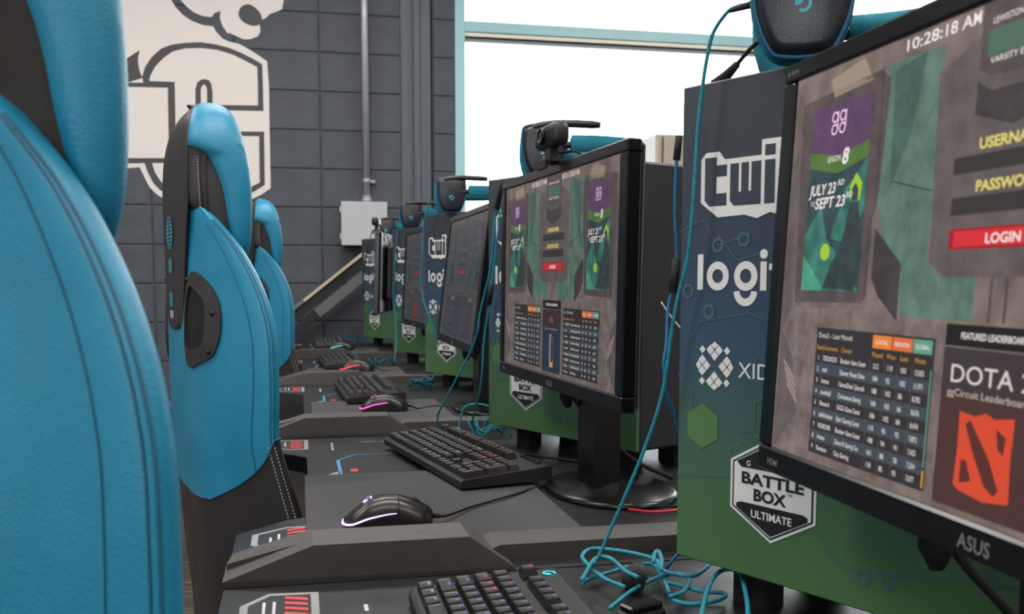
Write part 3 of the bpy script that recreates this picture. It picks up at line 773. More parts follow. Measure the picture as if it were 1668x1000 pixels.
        put(p, 'TO', x0 + .004, .196, Y[6], .005, white, shear=.15)
        put(p, 'SEPT 23', x0 + .011, .1935, Y[6], .0115, white, bold=.02, shear=.18, fit=.040)
        put(p, 'RD', x0 + .052, .199, Y[6], .006, white, bold=.01, shear=.18)
    # log-in form
    l = MB(); yel = S((215, 200, 110)); box = S((58, 52, 52)); red = S((205, 45, 52)); redd = S((150, 36, 42)); lt = S((235, 225, 220))
    ck = MB(); dt = MB(); out['clock_lettering'] = ck; out['date_lettering'] = dt; hdr = MB(); out['team_header'] = hdr
    put(ck, clock, .136, .2895, Y[4], .0105, lt, bold=.01, fit=.075); put(dt, date, .320, .2895, Y[4], .0105, lt, bold=.01, fit=.072)
    put(hdr, 'LEWISTON COLLEGE', SW / 2, .286, Y[4], .0052, lt, 'CENTER', fit=.07); put(hdr, 'VARSITY ESPORTS', SW / 2, .2635, Y[4], .0052, lt, 'CENTER', fit=.07)
    hdr.rect(.226, .268, SW - .226, .283, Y[3], S((72, 104, 84)))
    put(l, 'USERNAME', SW / 2, .2155, Y[4], .0088, yel, 'CENTER', .03, fit=.079); l.rect(.196, .2025, SW - .196, .2125, Y[3], box)
    put(l, 'PASSWORD', SW / 2, .1910, Y[4], .0088, yel, 'CENTER', .03, fit=.079); l.rect(.197, .1780, SW - .197, .1885, Y[3], box)
    l.rect(.197, .1575, SW - .197, .1700, Y[3], redd); l.rect(.202, .1590, SW - .202, .1685, Y[4], red)
    put(l, 'LOGIN', SW / 2, .1605, Y[5], .0082, lt, 'CENTER', .02, fit=.042)
    out['login_form'] = l
    # leaderboards
    t = MB(); bgd = S((52, 46, 48)); r1 = S((64, 72, 78)); orange = S((215, 125, 55)); org2 = S((205, 105, 60)); teal3 = S((92, 150, 126)); head = S((200, 150, 60)); tx = S((200, 198, 195)); sep = S((90, 86, 86))
    for x0, who in ((.051, 'Dota2 - Last Month' if kind == 'dota' else 'LoL - Today'), (.338, 'LoL - This Month')):
        t = MB(); out['leaderboard_table' + ('' if x0 < .1 else '_')] = t
        t.rect(x0, .007, x0 + .142, .103, Y[2], bgd)
        put(t, who, x0 + .003, .0955, Y[4], .0055, tx)
        for i, (c_, w_) in enumerate(((orange, 'LOCAL'), (org2, 'REGION'), (teal3, 'GLOBAL'))):
            t.rect(x0 + .0765 + i * .0212, .0925, x0 + .0970 + i * .0212, .1015, Y[3], c_)
            put(t, w_, x0 + .0867 + i * .0212, .0955, Y[4], .0042, lt, 'CENTER')
        for lab, dx in (('Rank', .002), ('Username', .011), ('Center', .034), ('Played', .077), ('Won', .093), ('Lost', .107), ('Points', .122)):
            put(t, lab, x0 + dx, .0865, Y[4], .0046, head)
        for i, row in enumerate(ROWS_A):
            z = .0785 - i * .0085
            t.rect(x0 + .001, z - .0022, x0 + .139, z + .0063, Y[3], r1 if i % 2 else bgd)
            for j, dx in enumerate((.004, .011, .034, .079, .094, .108, .122)):
                put(t, row[j], x0 + dx, z, Y[4], .0050, tx, bold=.015, sx=.82)
        for dx in (.0095, .0325, .0755, .0915, .1055, .1195): t.rect(x0 + dx, .007, x0 + dx + .0004, .0845, Y[4], sep)
        t.rect(x0 + .1395, .022, x0 + .1408, .083, Y[4], teal3); t.rect(x0 + .1395, .009, x0 + .1408, .020, Y[4], S((220, 160, 50)))
    # featured game panel
    g = MB(); gx0, gx1 = .203, SW - .203
    g.rect(gx0, .100, gx1, .113, Y[3], S((34, 30, 32))); put(g, 'FEATURED LEADERBOARD', SW / 2, .1045, Y[4], .0056, lt, 'CENTER', .01, fit=.082)
    if kind == 'dota':
        g.rect(gx0, .004, gx1, .099, Y[3], S((74, 50, 48))); g.rect(gx0, .070, gx1, .099, Y[4], S((62, 54, 56)))
        put(g, 'DOTA 2', SW / 2, .0785, Y[5], .0155, S((212, 200, 190)), 'CENTER', .0, fit=.100)
        put(g, 'ggCircuit Leaderboards', SW / 2, .0705, Y[5], .0062, S((190, 175, 165)), 'CENTER', fit=.107)
        ex = .034
        q = [(SW / 2 - ex, .062), (SW / 2 - ex * .4, .0605), (SW / 2, .0635), (SW / 2 + ex * .3, .061), (SW / 2 + ex, .0635), (SW / 2 + ex * .97, .04), (SW / 2 + ex * 1.02, .016), (SW / 2 + .004, .013), (SW / 2 - ex * .8, .0155), (SW / 2 - ex * 1.03, .018), (SW / 2 - ex * .97, .04)]
        g.flat(q, Y[5], S((205, 72, 48))); hole = S((86, 46, 42)); cx_ = SW / 2
        g.flat([(cx_ - .025, .055), (cx_ - .019, .058), (cx_ + .008, .038), (cx_ + .022, .022), (cx_ + .017, .018), (cx_ + .005, .022), (cx_ - .013, .04)], Y[6], hole)
        g.flat([(cx_ + .014, .056), (cx_ + .026, .052), (cx_ + .024, .042), (cx_ + .017, .045)], Y[6], hole)
        g.flat([(cx_ - .027, .034), (cx_ - .020, .034), (cx_ - .012, .023), (cx_ - .027, .020)], Y[6], hole)
    else:
        g.rect(gx0, .004, gx1, .099, Y[3], S((38, 52, 70))); g.rect(gx0, .075, gx1, .099, Y[4], S((58, 46, 46)))
        for i in range(5): g.rect(SW / 2 - .014 + i * .0055, .079, SW / 2 - .010 + i * .0055, .090 - abs(i - 2) * .002, Y[5], S((120, 90, 80)))
        put(g, 'ggCircuit Leaderboards', SW / 2, .0685, Y[5], .0052, S((190, 130, 110)), 'CENTER', fit=.09)
        g.stroke([(SW / 2 + .001 + .017 * math.cos(a / 20 * 2 * PI), .037 + .023 * math.sin(a / 20 * 2 * PI)) for a in range(20)], .0016, Y[5], S((80, 130, 150)), True)
        g.flat([(SW / 2 - .010, .062), (SW / 2 + .000, .062), (SW / 2 - .002, .058), (SW / 2 - .002, .020), (SW / 2 + .012, .020), (SW / 2 + .014, .025), (SW / 2 + .013, .012), (SW / 2 - .010, .012), (SW / 2 - .008, .016), (SW / 2 - .008, .058)], Y[6], S((215, 150, 90)))
    out['featured_game'] = g
    kx = [0, .024, .099, .124, .173, .203, .2655]; nx = [0, .033, .117, .138, .193, .222, .2655]
    def warp(x):
        return float(np.interp(x, kx, nx)) if x <= .2655 else SW - float(np.interp(SW - x, kx, nx))
    for mb in out.values(): mb.v = [(warp(v[0]), v[1], v[2]) for v in mb.v]
    return out

def screen_base(level):
    m = bpy.data.materials.new('lit_display_stone'); m.use_nodes = True; nt = m.node_tree; b = nt.nodes['Principled BSDF']
    b.inputs['Base Color'].default_value = (.003, .003, .003, 1); b.inputs['Roughness'].default_value = .35; b.inputs['Specular IOR Level'].default_value = .25
    tc = nt.nodes.new('ShaderNodeTexCoord'); n = nt.nodes.new('ShaderNodeTexNoise'); n.inputs['Scale'].default_value = 28; n.inputs['Detail'].default_value = 6
    nt.links.new(tc.outputs['Object'], n.inputs['Vector'])
    r = nt.nodes.new('ShaderNodeValToRGB'); e = r.color_ramp.elements
    e[0].position = .3; e[0].color = lin((88, 78, 76)) + [1]; e[1].position = .75; e[1].color = lin((140, 124, 116)) + [1]
    nt.links.new(n.outputs['Fac'], r.inputs['Fac']); nt.links.new(r.outputs['Color'], b.inputs['Emission Color'])
    b.inputs['Emission Strength'].default_value = level
    return m

MW, MH = .573, .336
def make_monitor(label, loc, a, tilt, level, kind, clock, date, plug_x=-.06):
    t = thing('monitor', label, 'monitor', (loc[0], loc[1], DESK_Z), facing(a), 'monitors on the desks')
    tl = math.radians(tilt); z0 = loc[2] - DESK_Z
    T = Matrix.Translation((0, 0, z0)) @ Matrix.Rotation(-tl, 4, 'X')
    bz = MB()
    l_, r_, bt, tp_ = .018, .024, .021, .0155
    for lo, hi in (((0, 0, 0), (MW, .02, bt)), ((0, 0, MH - tp_), (MW, .02, MH)), ((0, 0, bt), (l_, .02, MH - tp_)), ((l_ + SW, 0, bt), (MW, .02, MH - tp_))):
        bz.box(lo, hi, M_GLOSS, bev=.002, T=T)
    bz.build('bezel', t)
    bk = MB().box((.003, .018, .003), (MW - .003, .027, MH - .003), M_BLACK, bev=.004, T=T)
    bk.box((.10, .026, .05), (MW - .10, .066, MH - .05), M_BLACK, bev=.015, T=T); bk.build('back_shell', t)
    sc = MB().box((0, 0, 0), (SW, .004, SH), screen_base(level)).build('screen', t)
    sc.matrix_local = T @ Matrix.Translation((l_, .004, bt))
    for nm, mb in ui(level, kind, clock, date).items(): mb.build(nm.rstrip('_'), sc)
    G1 = mat('grey_bezel_print', (120, 122, 126), .4)
    for body, x, z, s_ in (('ASUS', MW / 2 - .014, .005, .0125), ('HDMI', .020, .007, .0075), ('3D VISION', .006, MH - .010, .0042)):
        br = MB(); g = text_geo(body, s_, 'LEFT', .01); br.add([(v[0] + x, -.0004, v[2] + z) for v in g[0]], g[1], G1, False, T); br.build('bezel_lettering', t)
    # stand
    cxm = MW / 2
    nk = MB().prism([(cxm - .035, .060), (cxm + .035, .060), (cxm + .03, .105), (cxm - .03, .105)], .012, z0 + .20, M_GLOSS)
    nk.box((cxm - .04, .05, z0 + .12), (cxm + .04, .10, z0 + .21), M_BLACK, bev=.006); nk.build('stand_neck', t)
    MB().lathe([(.118, 0), (.120, .004), (.112, .010), (.045, .013), (.03, .020)], M_GLOSS, 40, Matrix.Translation((cxm, .10, .0)) @ Matrix.Diagonal((1.1, .82, 1, 1))).build('stand_base', t)
    if True:
        xp = cxm + plug_x
        pts = [T @ Vector((xp, .055, .06)), T @ Vector((xp, .058, -.01)), Vector((xp + .012, .09, z0 - .06)), Vector((xp + .03, .15, z0 - .12)), Vector((xp + .03, .22, .008))]
        c = MB().tube(cr(pts, 6), .0035, M_RUBBER, 8)
        c.tube([T @ Vector((xp, .050, .055)), T @ Vector((xp, .050, -.022)), T @ Vector((xp, .052, -.036))], [.013, .012, .005], M_RUBBER, 8)
        c.build('video_cable', t)
    return t
make_monitor('monitor filling the right edge of the photo, showing the red emblem and login form', (0.3819, 0.7668, 0.919), -1.55, 3.0, 1.0, 'dota', '10:28:18 AM', '8/21/2018', plug_x=-.105)
make_monitor('brightly lit monitor in the middle with a webcam clipped on its top edge', (0.352, 1.7171, 0.9128), 3.54, 0.9, .74, 'lol', '10:28:17 AM', '8/21/2018')
make_monitor('dim bluish monitor tilted back, third from the camera', (.374, 2.698, .912), 0.0, 7.0, .36, 'lol', '10:28:17 AM', '8/21/2018')
make_monitor('dim reddish monitor, fourth from the camera, half behind the third tower', (.380, 3.665, .914), 2.0, 3.0, .34, 'dota', '10:28:17 AM', '8/21/2018')
make_monitor('monitor at the far end turned so that only its edge and back show', (.430, 4.58, .935), -13.0, 2.0, .4, 'lol', '10:28:17 AM', '8/21/2018')
# ------------------------------------------------------------------ keyboards
U = .01905
KROWS = [  # (y index from the front, [(x units, width, legend)], height units)
    (0, [(0, 1.25, 'CTRL'), (1.25, 1.25, 'WIN'), (2.5, 1.25, 'ALT'), (3.75, 6.25, ''), (10, 1.25, 'ALT'), (11.25, 1.25, 'FN'), (12.5, 1.25, 'MENU'), (13.75, 1.25, 'CTRL'), (15.25, 1, '<'), (16.25, 1, 'v'), (17.25, 1, '>'), (18.5, 2, '0'), (20.5, 1, '.')]),
    (1, [(0, 2.25, 'SHIFT')] + [(2.25 + i, 1, c) for i, c in enumerate('ZXCVBNM,./')] + [(12.25, 2.75, 'SHIFT'), (16.25, 1, '^'), (18.5, 1, '1'), (19.5, 1, '2'), (20.5, 1, '3')]),
    (2, [(0, 1.75, 'CAPS')] + [(1.75 + i, 1, c) for i, c in enumerate("ASDFGHJKL;'")] + [(12.75, 2.25, 'ENTER'), (18.5, 1, '4'), (19.5, 1, '5'), (20.5, 1, '6')]),
    (3, [(0, 1.5, 'TAB')] + [(1.5 + i, 1, c) for i, c in enumerate('QWERTYUIOP[]')] + [(13.5, 1.5, '\\'), (15.25, 1, 'DEL'), (16.25, 1, 'END'), (17.25, 1, 'PGDN'), (18.5, 1, '7'), (19.5, 1, '8'), (20.5, 1, '9')]),
    (4, [(i, 1, c) for i, c in enumerate('`1234567890-=')] + [(13, 2, 'BACK'), (15.25, 1, 'INS'), (16.25, 1, 'HOME'), (17.25, 1, 'PGUP'), (18.5, 1, 'NUM'), (19.5, 1, '/'), (20.5, 1, '*'), (21.5, 1, '-')]),
    (5.5, [(0, 1, 'ESC')] + [(2 + i, 1, 'F%d' % (i + 1)) for i in range(4)] + [(6.5 + i, 1, 'F%d' % (i + 5)) for i in range(4)] + [(11 + i, 1, 'F%d' % (i + 9)) for i in range(4)] + [(15.25, 1, 'PRT'), (16.25, 1, 'SCR'), (17.25, 1, 'BRK')])]
TALL = [(21.5, 0), (21.5, 2)]
KBW, KBD = .4436, .153
M_KEY = mat('black_keycap', (34, 33, 35), .38, var=.1, vscale=90)
M_KBODY = mat('keyboard_body', (30, 31, 33), .5, var=.1, vscale=60, bump=.06, bscale=900)
def glow(name, rgb, s_): return mat(name, (20, 20, 20), .5, emit=rgb, estr=s_)
M_LRED = glow('red_key_light', (230, 60, 80), 1.2); M_LPUR = glow('violet_key_light', (150, 120, 220), 1.0); M_LWHT = glow('white_key_light', (205, 205, 215), .9)
M_LCYAN = glow('cyan_logo_light', (40, 215, 225), 1.3)
KEYM = {}
def key_mesh(w, d, m):
    kk = (w, d)
    if kk not in KEYM:
        x0, x1, ya, yb = .0006, w * U - .0006, .0006, d * U - .0006; q = .0026
        vs = [(x0, ya, 0), (x1, ya, 0), (x1, yb, 0), (x0, yb, 0), (x0 + q, ya + q * .7, .0095), (x1 - q, ya + q * .7, .0095), (x1 - q, yb - q * 1.1, .0095), (x0 + q, yb - q * 1.1, .0095),
              (x0 + q * 2, ya + q * 1.9, .0088), (x1 - q * 2, ya + q * 1.9, .0088), (x1 - q * 2, yb - q * 2.2, .0088), (x0 + q * 2, yb - q * 2.2, .0088)]
        fs = [(0, 1, 5, 4), (1, 2, 6, 5), (2, 3, 7, 6), (3, 0, 4, 7), (4, 5, 9, 8), (5, 6, 10, 9), (6, 7, 11, 10), (7, 4, 8, 11), (8, 9, 10, 11)]
        KEYM[kk] = (vs, fs, MB().add(vs, fs, m).mesh('key'))
    return KEYM[kk]
def kz(y): return .0165 + y * .085          # sloped top plate
def g_logo(mb, cx, cy, r, z, m, T=None, y=None):
    """curled letter-g emblem, flat on top (z) """
    pts = arc2(0, 0, r, 60, 300, 18) + [(r * .5, -r * .35), (r * .05, -r * .35)]
    tmp = MB().stroke(pts, r * .42, 0, m); tmp.stroke([(r * .95, -r * .85), (r * .95, -r * .05), (r * .3, -r * .05)], r * .36, 0, m)
    vs = [(cx + v[0], cy + v[2], z) for v in tmp.v]
    mb.add(vs, tmp.f, m, False, T)
def make_keyboard(label, loc, a, individual, lights):
    t = thing('keyboard', label, 'keyboard', loc, facing(a), 'keyboards on the desks')
    b = MB()
    prof = [(0, .004), (0, .014), (.004, .0165), (KBD - .003, kz(KBD) - .001), (KBD, kz(KBD) - .004), (KBD, .006)]
    b.prism(prof, 0, KBW, M_KBODY, 'x')
    for fx in (.02, KBW - .05):
        b.box((fx, .012, 0), (fx + .03, .02, .006), M_RUBBER); b.box((fx, KBD - .025, 0), (fx + .03, KBD - .015, .008), M_RUBBER)
    b.build('body', t)
    m0x, m0y = .0075, .007
    joined = MB(); legs = {}
    for yi, row in KROWS:
        for xi, w, leg in row:
            x, y = m0x + xi * U, m0y + yi * U; z = kz(y + U / 2) - .002 + (.0015 if yi > 4 else 0)
            vs, fs, me = key_mesh(w, 1, M_KEY)
            if individual:
                o = bpy.data.objects.new('key', me); link(o, t); o.location = (x, y, z); o.rotation_euler = (math.atan(.085), 0, 0)
            else:
                joined.add(vs, fs, M_KEY, False, Matrix.Translation((x, y, z)) @ Matrix.Rotation(math.atan(.085), 4, 'X'))
            if leg:
                m = lights(xi, yi)
                s_ = .0062 if len(leg) == 1 else .0040
                g = text_geo(leg, s_, 'CENTER', .02)
                mb = legs.setdefault('l', MB())
                T = Matrix.Translation((x + w * U / 2, y + U * .52, z + .0108)) @ Matrix.Rotation(math.atan(.085), 4, 'X')
                mb.add([(v[0], v[2], 0) for v in g[0]], g[1], m, False, T)
    for xi, yi in TALL:
        x, y = m0x + xi * U, m0y + yi * U; vs, fs, me = key_mesh(1, 2, M_KEY)
        if individual:
            o = bpy.data.objects.new('key', me); link(o, t); o.location = (x, y, kz(y + U) - .002); o.rotation_euler = (math.atan(.085), 0, 0)
        else: joined.add(vs, fs, M_KEY, False, Matrix.Translation((x, y, kz(y + U) - .002)))
    if not individual: tag(joined.build('keycaps', t), kind='stuff')
    tag(legs['l'].build('key_legends', t), kind='stuff')
    lg = MB(); g_logo(lg, .018, KBD - .0105, .0058, kz(KBD - .0105) + .0004, M_LCYAN); lg.build('logo', t)
    bt = MB()
    for i in range(4): bt.box((KBW - .10 + i * .020, KBD - .014, kz(KBD - .014)), (KBW - .086 + i * .020, KBD - .008, kz(KBD - .014) + .003), M_KEY)
    bt.build('media_button', t)
    return t
def li1(x, y): return M_LRED if (y > 2.5 and x < 2.0) or (y == 3 and x < 3) else (M_LPUR if y > 0.5 else M_LWHT)
def li2(x, y): return M_LRED if (x > 13 and y > 0.6) or (y > 5 and x > 8) else M_LWHT
make_keyboard('black mechanical keyboard cut off by the bottom edge, violet and red key lights', (.105, .972, DESK_Z), 0.0, True, li1)
make_keyboard('black mechanical keyboard with red lit keys beside the lavender lit mouse', (.160, 1.895, MAT_Z), 10.3, True, li2)
make_keyboard('black keyboard behind the magenta lit mouse, third from the camera', (.105, 2.985, MAT_Z), 2.0, False, lambda x, y: M_LWHT)
make_keyboard('black keyboard behind the red lit mouse, fourth from the camera', (.075, 3.975, MAT_Z), 2.0, False, lambda x, y: M_LWHT)
make_keyboard('black keyboard farthest away in front of the leaning board', (.075, 4.975, MAT_Z), 0.0, False, lambda x, y: M_LWHT)

# ------------------------------------------------------------------ mice
M_MOUSE = mat('satin_black_mouse', (30, 28, 28), .33, var=.12, vscale=70)
def make_mouse(label, loc, head, rgb, cable):
    """local x forward (buttons), y left; length .117"""
    t = thing('computer_mouse', label, 'computer mouse', loc, math.radians(head), 'lit computer mice')
    rows = []
    N = 22
    def hw(u): return .0305 * (1 - .12 * math.exp(-((u - .55) / .16) ** 2)) * (min(1, (u / .12)) ** .5 if u < .12 else 1) * (min(1, (1 - u) / .08) ** .4 if u > .92 else 1)
    def ht(u): return .0385 * (math.sin(PI * min(1, max(0, (u + .18) / 1.36))) ** .9) * (.42 + .58 * min(1, u / .28) ** .6)
    for i in range(N + 1):
        u = i / N; u = min(max(u, .004), .996); x = -.0585 + .117 * u
        w, h = max(hw(u), .006), max(ht(u), .010)
        ring = []
        for j in range(17):
            an = PI * j / 16; c_, s_ = math.cos(an), math.sin(an)
            ring.append((x, -w * math.copysign(abs(c_) ** .62, c_), .002 + h * abs(s_) ** .75))
        rows.append(ring)
    b = MB().grid(rows, M_MOUSE, smooth=True)
    b.add([p for p in rows[0]], [tuple(range(17))], M_MOUSE, True); b.add([p for p in rows[-1]], [tuple(reversed(range(17)))], M_MOUSE, True)
    b.add([r[0] for r in rows] + [r[-1] for r in rows], [(i, i + 1, N + 2 + i, N + 1 + i) for i in range(N)], M_MOUSE)
    b.build('body', t)
    def surf(u, an, off=.0006):
        u = min(max(u, .004), .996); w, h = max(hw(u), .006) + off, max(ht(u), .010) + off; c_, s_ = math.cos(an), math.sin(an)
        return (-.0585 + .117 * u - (off if u < .02 else 0), -w * math.copysign(abs(c_) ** .62, c_), .002 + h * abs(s_) ** .75)
    Lm = mat('mouse_light_%d_%d_%d' % rgb, (20, 20, 20), .4, emit=rgb, estr=2.6)
    right = [surf(.60 - .03 * i, .42 - .013 * i + .0002 * i * i) for i in range(20)]
    left = [(p[0], -p[1], p[2]) for p in reversed(right)]
    rear = [(-.0588, .010, .0068), (-.0592, .0, .0066), (-.0588, -.010, .0068)]
    path = right + rear[::-1] + left
    MB().tube(cr(path, 2), [.0004 + .0011 * math.sin(PI * min(1, max(0, i / (2 * (len(path) - 1))))) ** .5 for i in range(2 * (len(path) - 1) + 1)], Lm, 6).build('light_strip', t)
    # button split and wheel
    sp = MB().tube([surf(.62 + .018 * i, PI / 2, .0002) for i in range(20)], .0007, M_GAP2, 5)
    sp.tube([surf(.62, .35 + .1 * i, .0002) for i in range(25)], .0006, M_GAP2, 5); sp.build('button_seam', t)
    MB().lathe([(.004, -.0035), (.0105, -.0035), (.0115, 0), (.0105, .0035), (.004, .0035)], M_RUBBER, 18, Matrix.Translation((.032, 0, .0255)) @ Matrix.Rotation(PI / 2, 4, 'X')).build('scroll_wheel', t)
    lg = MB(); tmp = MB(); g_logo(tmp, 0, 0, .0048, 0, Lm)
    vs = []
    for v in tmp.v:
        u = .27 + v[1] / .117; an = PI / 2 - v[0] / .035
        vs.append(surf(u, an, .0009))
    lg.add(vs, tmp.f, Lm); lg.build('logo', t)
    if cable:
        inv = Matrix.Translation(loc) @ Matrix.Rotation(math.radians(head), 4, 'Z'); inv = inv.inverted()
        pts = [(.056, 0, .012), (.068, 0, .010)] + [tuple(inv @ Vector(p)) for p in cable]
        c = MB().tube(cr(pts, 5), .0019, M_RUBBER, 8); c.tube([(.054, 0, .012), (.068, 0, .010)], [.0042, .0028], M_RUBBER, 8)
        c.build('cable', t)
    return t
make_mouse('black mouse with a lavender light strip in front of the red lit keyboard', (.112, 1.277, MAT_Z), -6, (205, 160, 255),
           [(.195, 1.290, .762), (.238, 1.345, .759), (.303, 1.400, .759), (.37, 1.478, .754), (.416, 1.515, .754), (.441, 1.475, .754), (.457, 1.40, .754), (.464, 1.335, .754), (.492, 1.31, .754), (.56, 1.30, .754)])
make_mouse('black mouse with a magenta light strip, third from the camera', (.205, 2.415, MAT_Z), -10, (255, 70, 200), [(.29, 2.42, .757), (.34, 2.46, .757), (.42, 2.44, .754)])
make_mouse('black mouse with a red light strip, fourth from the camera', (.203, 3.475, MAT_Z), -12, (255, 50, 60), [(.30, 3.45, .757), (.40, 3.50, .754)])
make_mouse('black mouse with a teal light strip, farthest away', (.19, 4.50, MAT_Z), -8, (60, 190, 190), [(.29, 4.48, .757), (.40, 4.52, .754)])
# second black lead and a red lead crossing the second desk
kc = MB().tube(cr([(.395, 1.70, .764), (.43, 1.72, .755), (.49, 1.66, .754), (.47, 1.60, .754), (.50, 1.543, .764), (.489, 1.446, .7655), (.485, 1.36, .756), (.56, 1.345, .754)], 6), .0024, M_RUBBER, 8).build('keyboard_cable')
tag(kc, 'black cable looping over the stand foot of the middle monitor', 'cable')
rc = MB().tube(cr([(.453, 1.300, .754), (.484, 1.278, .754), (.532, 1.283, .754), (.60, 1.29, .754)], 6), .0020, mat('red_cable', (200, 40, 50), .5, var=.1), 8).build('network_cable')
tag(rc, 'thin red cable lying beside the nearest tower behind the side rail', 'cable')
wc = MB().tube(cr([(.566, 1.480, 1.042), (.585, 1.472, 1.013), (.61, 1.465, .985), (.635, 1.46, .96), (.66, 1.46, .92)], 6), .0015, mat('white_cable', (205, 205, 205), .5, var=.03), 8).build('white_cable')
tag(wc, 'thin white cable hanging behind the middle monitor', 'cable')

# ------------------------------------------------------------------ headsets
M_CUP = mat('dark_navy_cup', (28, 33, 42), .28, var=.12, vscale=60, bump=.08, bscale=600)
M_CUPBLUE = mat('blue_cup_rim', (24, 88, 128), .5, var=.1, vscale=60)
M_PAD = mat('teal_mesh_pad', (24, 118, 140), .85, var=.15, vscale=150, bump=.4, bscale=900)
M_LOGO = mat('pale_teal_logo', (60, 170, 190), .5)
def cup_outline(k=1.0):
    pts = [(-.034, .044), (.0, .048), (.034, .044), (.0405, .030), (.039, -.010), (.026, -.043), (.012, -.049), (-.012, -.049), (-.026, -.043), (-.039, -.010), (-.0405, .030)]
    return [(p.x * k, p.y * k) for p in cr([(a, b, 0) for a, b in pts], 4, True)]
def make_headset(label, loc, rz, boom_to=(.105, 0, .058)):
    t = thing('headset', label, 'headset', loc, rz, 'gaming headsets on the towers')
    for sgn in (-1, 1):
        y0 = sgn * .078
        c = MB()
        rings = []
        for k, dy in ((.80, .0245), (.93, .0225), (1.0, .016), (1.0, .002), (.97, -.004)):
            rings.append([(a, y0 + sgn * dy, b) for a, b in cup_outline(k)])
        c.grid(rings, M_CUP, closed=True, cap=True, flip=(sgn < 0)); cup = c.build('ear_cup', t)
        rim = MB(); o = cup_outline(1.015); rim.tube([(a, y0 + sgn * .0165, b) for a, b in o], .0022, M_CUPBLUE, 6, closed=True); rim.build('cup_rim', cup)
        pd = MB(); o = cup_outline(.80); pd.tube([(a, y0 - sgn * .014, b) for a, b in o], .0125, M_PAD, 10, closed=True); pd.build('ear_cushion', cup)
        lg = MB(); tmp = MB(); g_logo(tmp, 0, 0, .0058, 0, M_LOGO)
        lg.add([(-v[0] if sgn < 0 else v[0], y0 + sgn * .0249, -v[1] - .008) for v in tmp.v], [tuple(f) for f in tmp.f], M_LOGO); lg.build('logo', cup)
        MB().tube(cr([(-.004, sgn * .090, .0), (.03, sgn * .097, .008), (.075, sgn * .088, .012)], 5), .0065, M_CUP, 8).build('yoke', t)
    arc = [(.05 + .125 * math.sin(PI * i / 24), -.084 * math.cos(PI * i / 24), .012) for i in range(25)]
    MB().tube(arc, .0135, M_PAD, 10, sx=1.0).build('headband', t)
    out = [(.05 + .139 * math.sin(PI * i / 24), -.098 * math.cos(PI * i / 24), .013) for i in range(25)]
    hb = MB()
    hb.grid([[(p[0], p[1], p[2] - .015), (p[0] * 1.01, p[1] * 1.03, p[2] - .012), (p[0] * 1.01, p[1] * 1.03, p[2] + .012), (p[0], p[1], p[2] + .015)] for p in out], M_PAD); hb.build('headband_shell', t)
    p0 = Vector((-.024, -.092, .030)); p1 = Vector((-.016, -.096, .043)); p2 = Vector((boom_to[0] * .3, -.097, .049)); p3 = Vector((boom_to[0], -.097, .0465))
    b = MB().tube(cr([p0, p1, p2, p3], 5), [.0065] * 5 + [.0075] * 10 + [.006], M_BLACK, 10); b.build('microphone_boom', t)
    return t
HZ = DESK_Z + TB + TH + .0495
make_headset('blue and black gaming headset at the top edge, on the nearest tower', (.470, .875, HZ), math.radians(-27))
make_headset('gaming headset behind the webcam of the middle monitor', (.480, 1.915, HZ), math.radians(-12))
make_headset('gaming headset on the third tower, its boom raised over the dim bluish monitor', (.452, 2.940, HZ), math.radians(-6))
make_headset('gaming headset on the fourth tower from the camera', (.445, 3.905, HZ), math.radians(-6))
make_headset('gaming headset farthest away on the tower by the electrical box', (.440, 4.925, HZ), math.radians(-6))

# ------------------------------------------------------------------ webcams
def make_webcam(label, loc, a):
    t = thing('webcam', label, 'webcam', loc, facing(a), 'webcams on the monitors')
    MB().box((-.046, -.013, .022), (.046, .015, .056), M_BLACK, bev=.010, seg=3).build('body', t)
    MB().lathe([(.0125, 0), (.0125, .004), (.0095, .005), (.009, .0042), (.001, .0042)], M_GLOSS, 24, Matrix.Translation((0, -.013, .039)) @ Matrix.Rotation(PI / 2, 4, 'X')).build('lens', t)
    c = MB().box((-.012, -.006, .0), (.012, .010, .024), M_BLACK, bev=.002); c.box((-.020, -.012, .001), (.020, .030, .006), M_BLACK, bev=.001); c.box((-.018, -.016, -.010), (.018, -.0105, .006), M_BLACK, bev=.002); c.box((-.014, .030, -.04), (.014, .036, .006), M_BLACK, bev=.002)
    c.build('clip', t)
    MB().tube(cr([(.0, .014, .016), (.04, .03, .012), (.05, .05, -.02), (.03, .07, -.10)], 5), .0018, M_RUBBER, 6).build('cable', t)
    return t
make_webcam('black webcam clipped on the top edge of the middle monitor', (.3715, 1.432, 1.2490), 4)
make_webcam('small black webcam on the farthest monitor', (.325, 4.10, .935 + MH), -13)

# ------------------------------------------------------------------ loose cables
def cable(name, pts, r, m, label, group='headset cables', extra=None):
    t = thing(name, label, 'cable', (0, 0, 0), 0, group)
    MB().tube(cr(pts, 6), r, m, 8).build('cord', t)
    if extra:
        for nm, pl, rr, mm in extra: MB().tube(pl, rr, mm, 8).build(nm, t)
    return t
cable('headset_cable', [(.407, .851, 1.327), (.402, .862, 1.329), (.396, .875, 1.326), (.389, .891, 1.31), (.386, .898, 1.286), (.384, .902, 1.261), (.382, .906, 1.224), (.38, .91, 1.156), (.378, .916, 1.103), (.373, .927, 1.063), (.37, .934, 1.032),
                        (.364, .945, .961), (.351, .96, .902), (.336, .975, .851), (.323, .985, .812), (.312, .99, .783), (.301, .99, .767), (.293, .987, .7525)], .0019, M_TEALCABLE,
      'long teal cable hanging from the nearest headset down to the tangle', extra=[('plug', [(.418, .846, 1.3275), (.407, .851, 1.327), (.397, .872, 1.3265)], [.0042, .0036, .0022], M_RUBBER)])
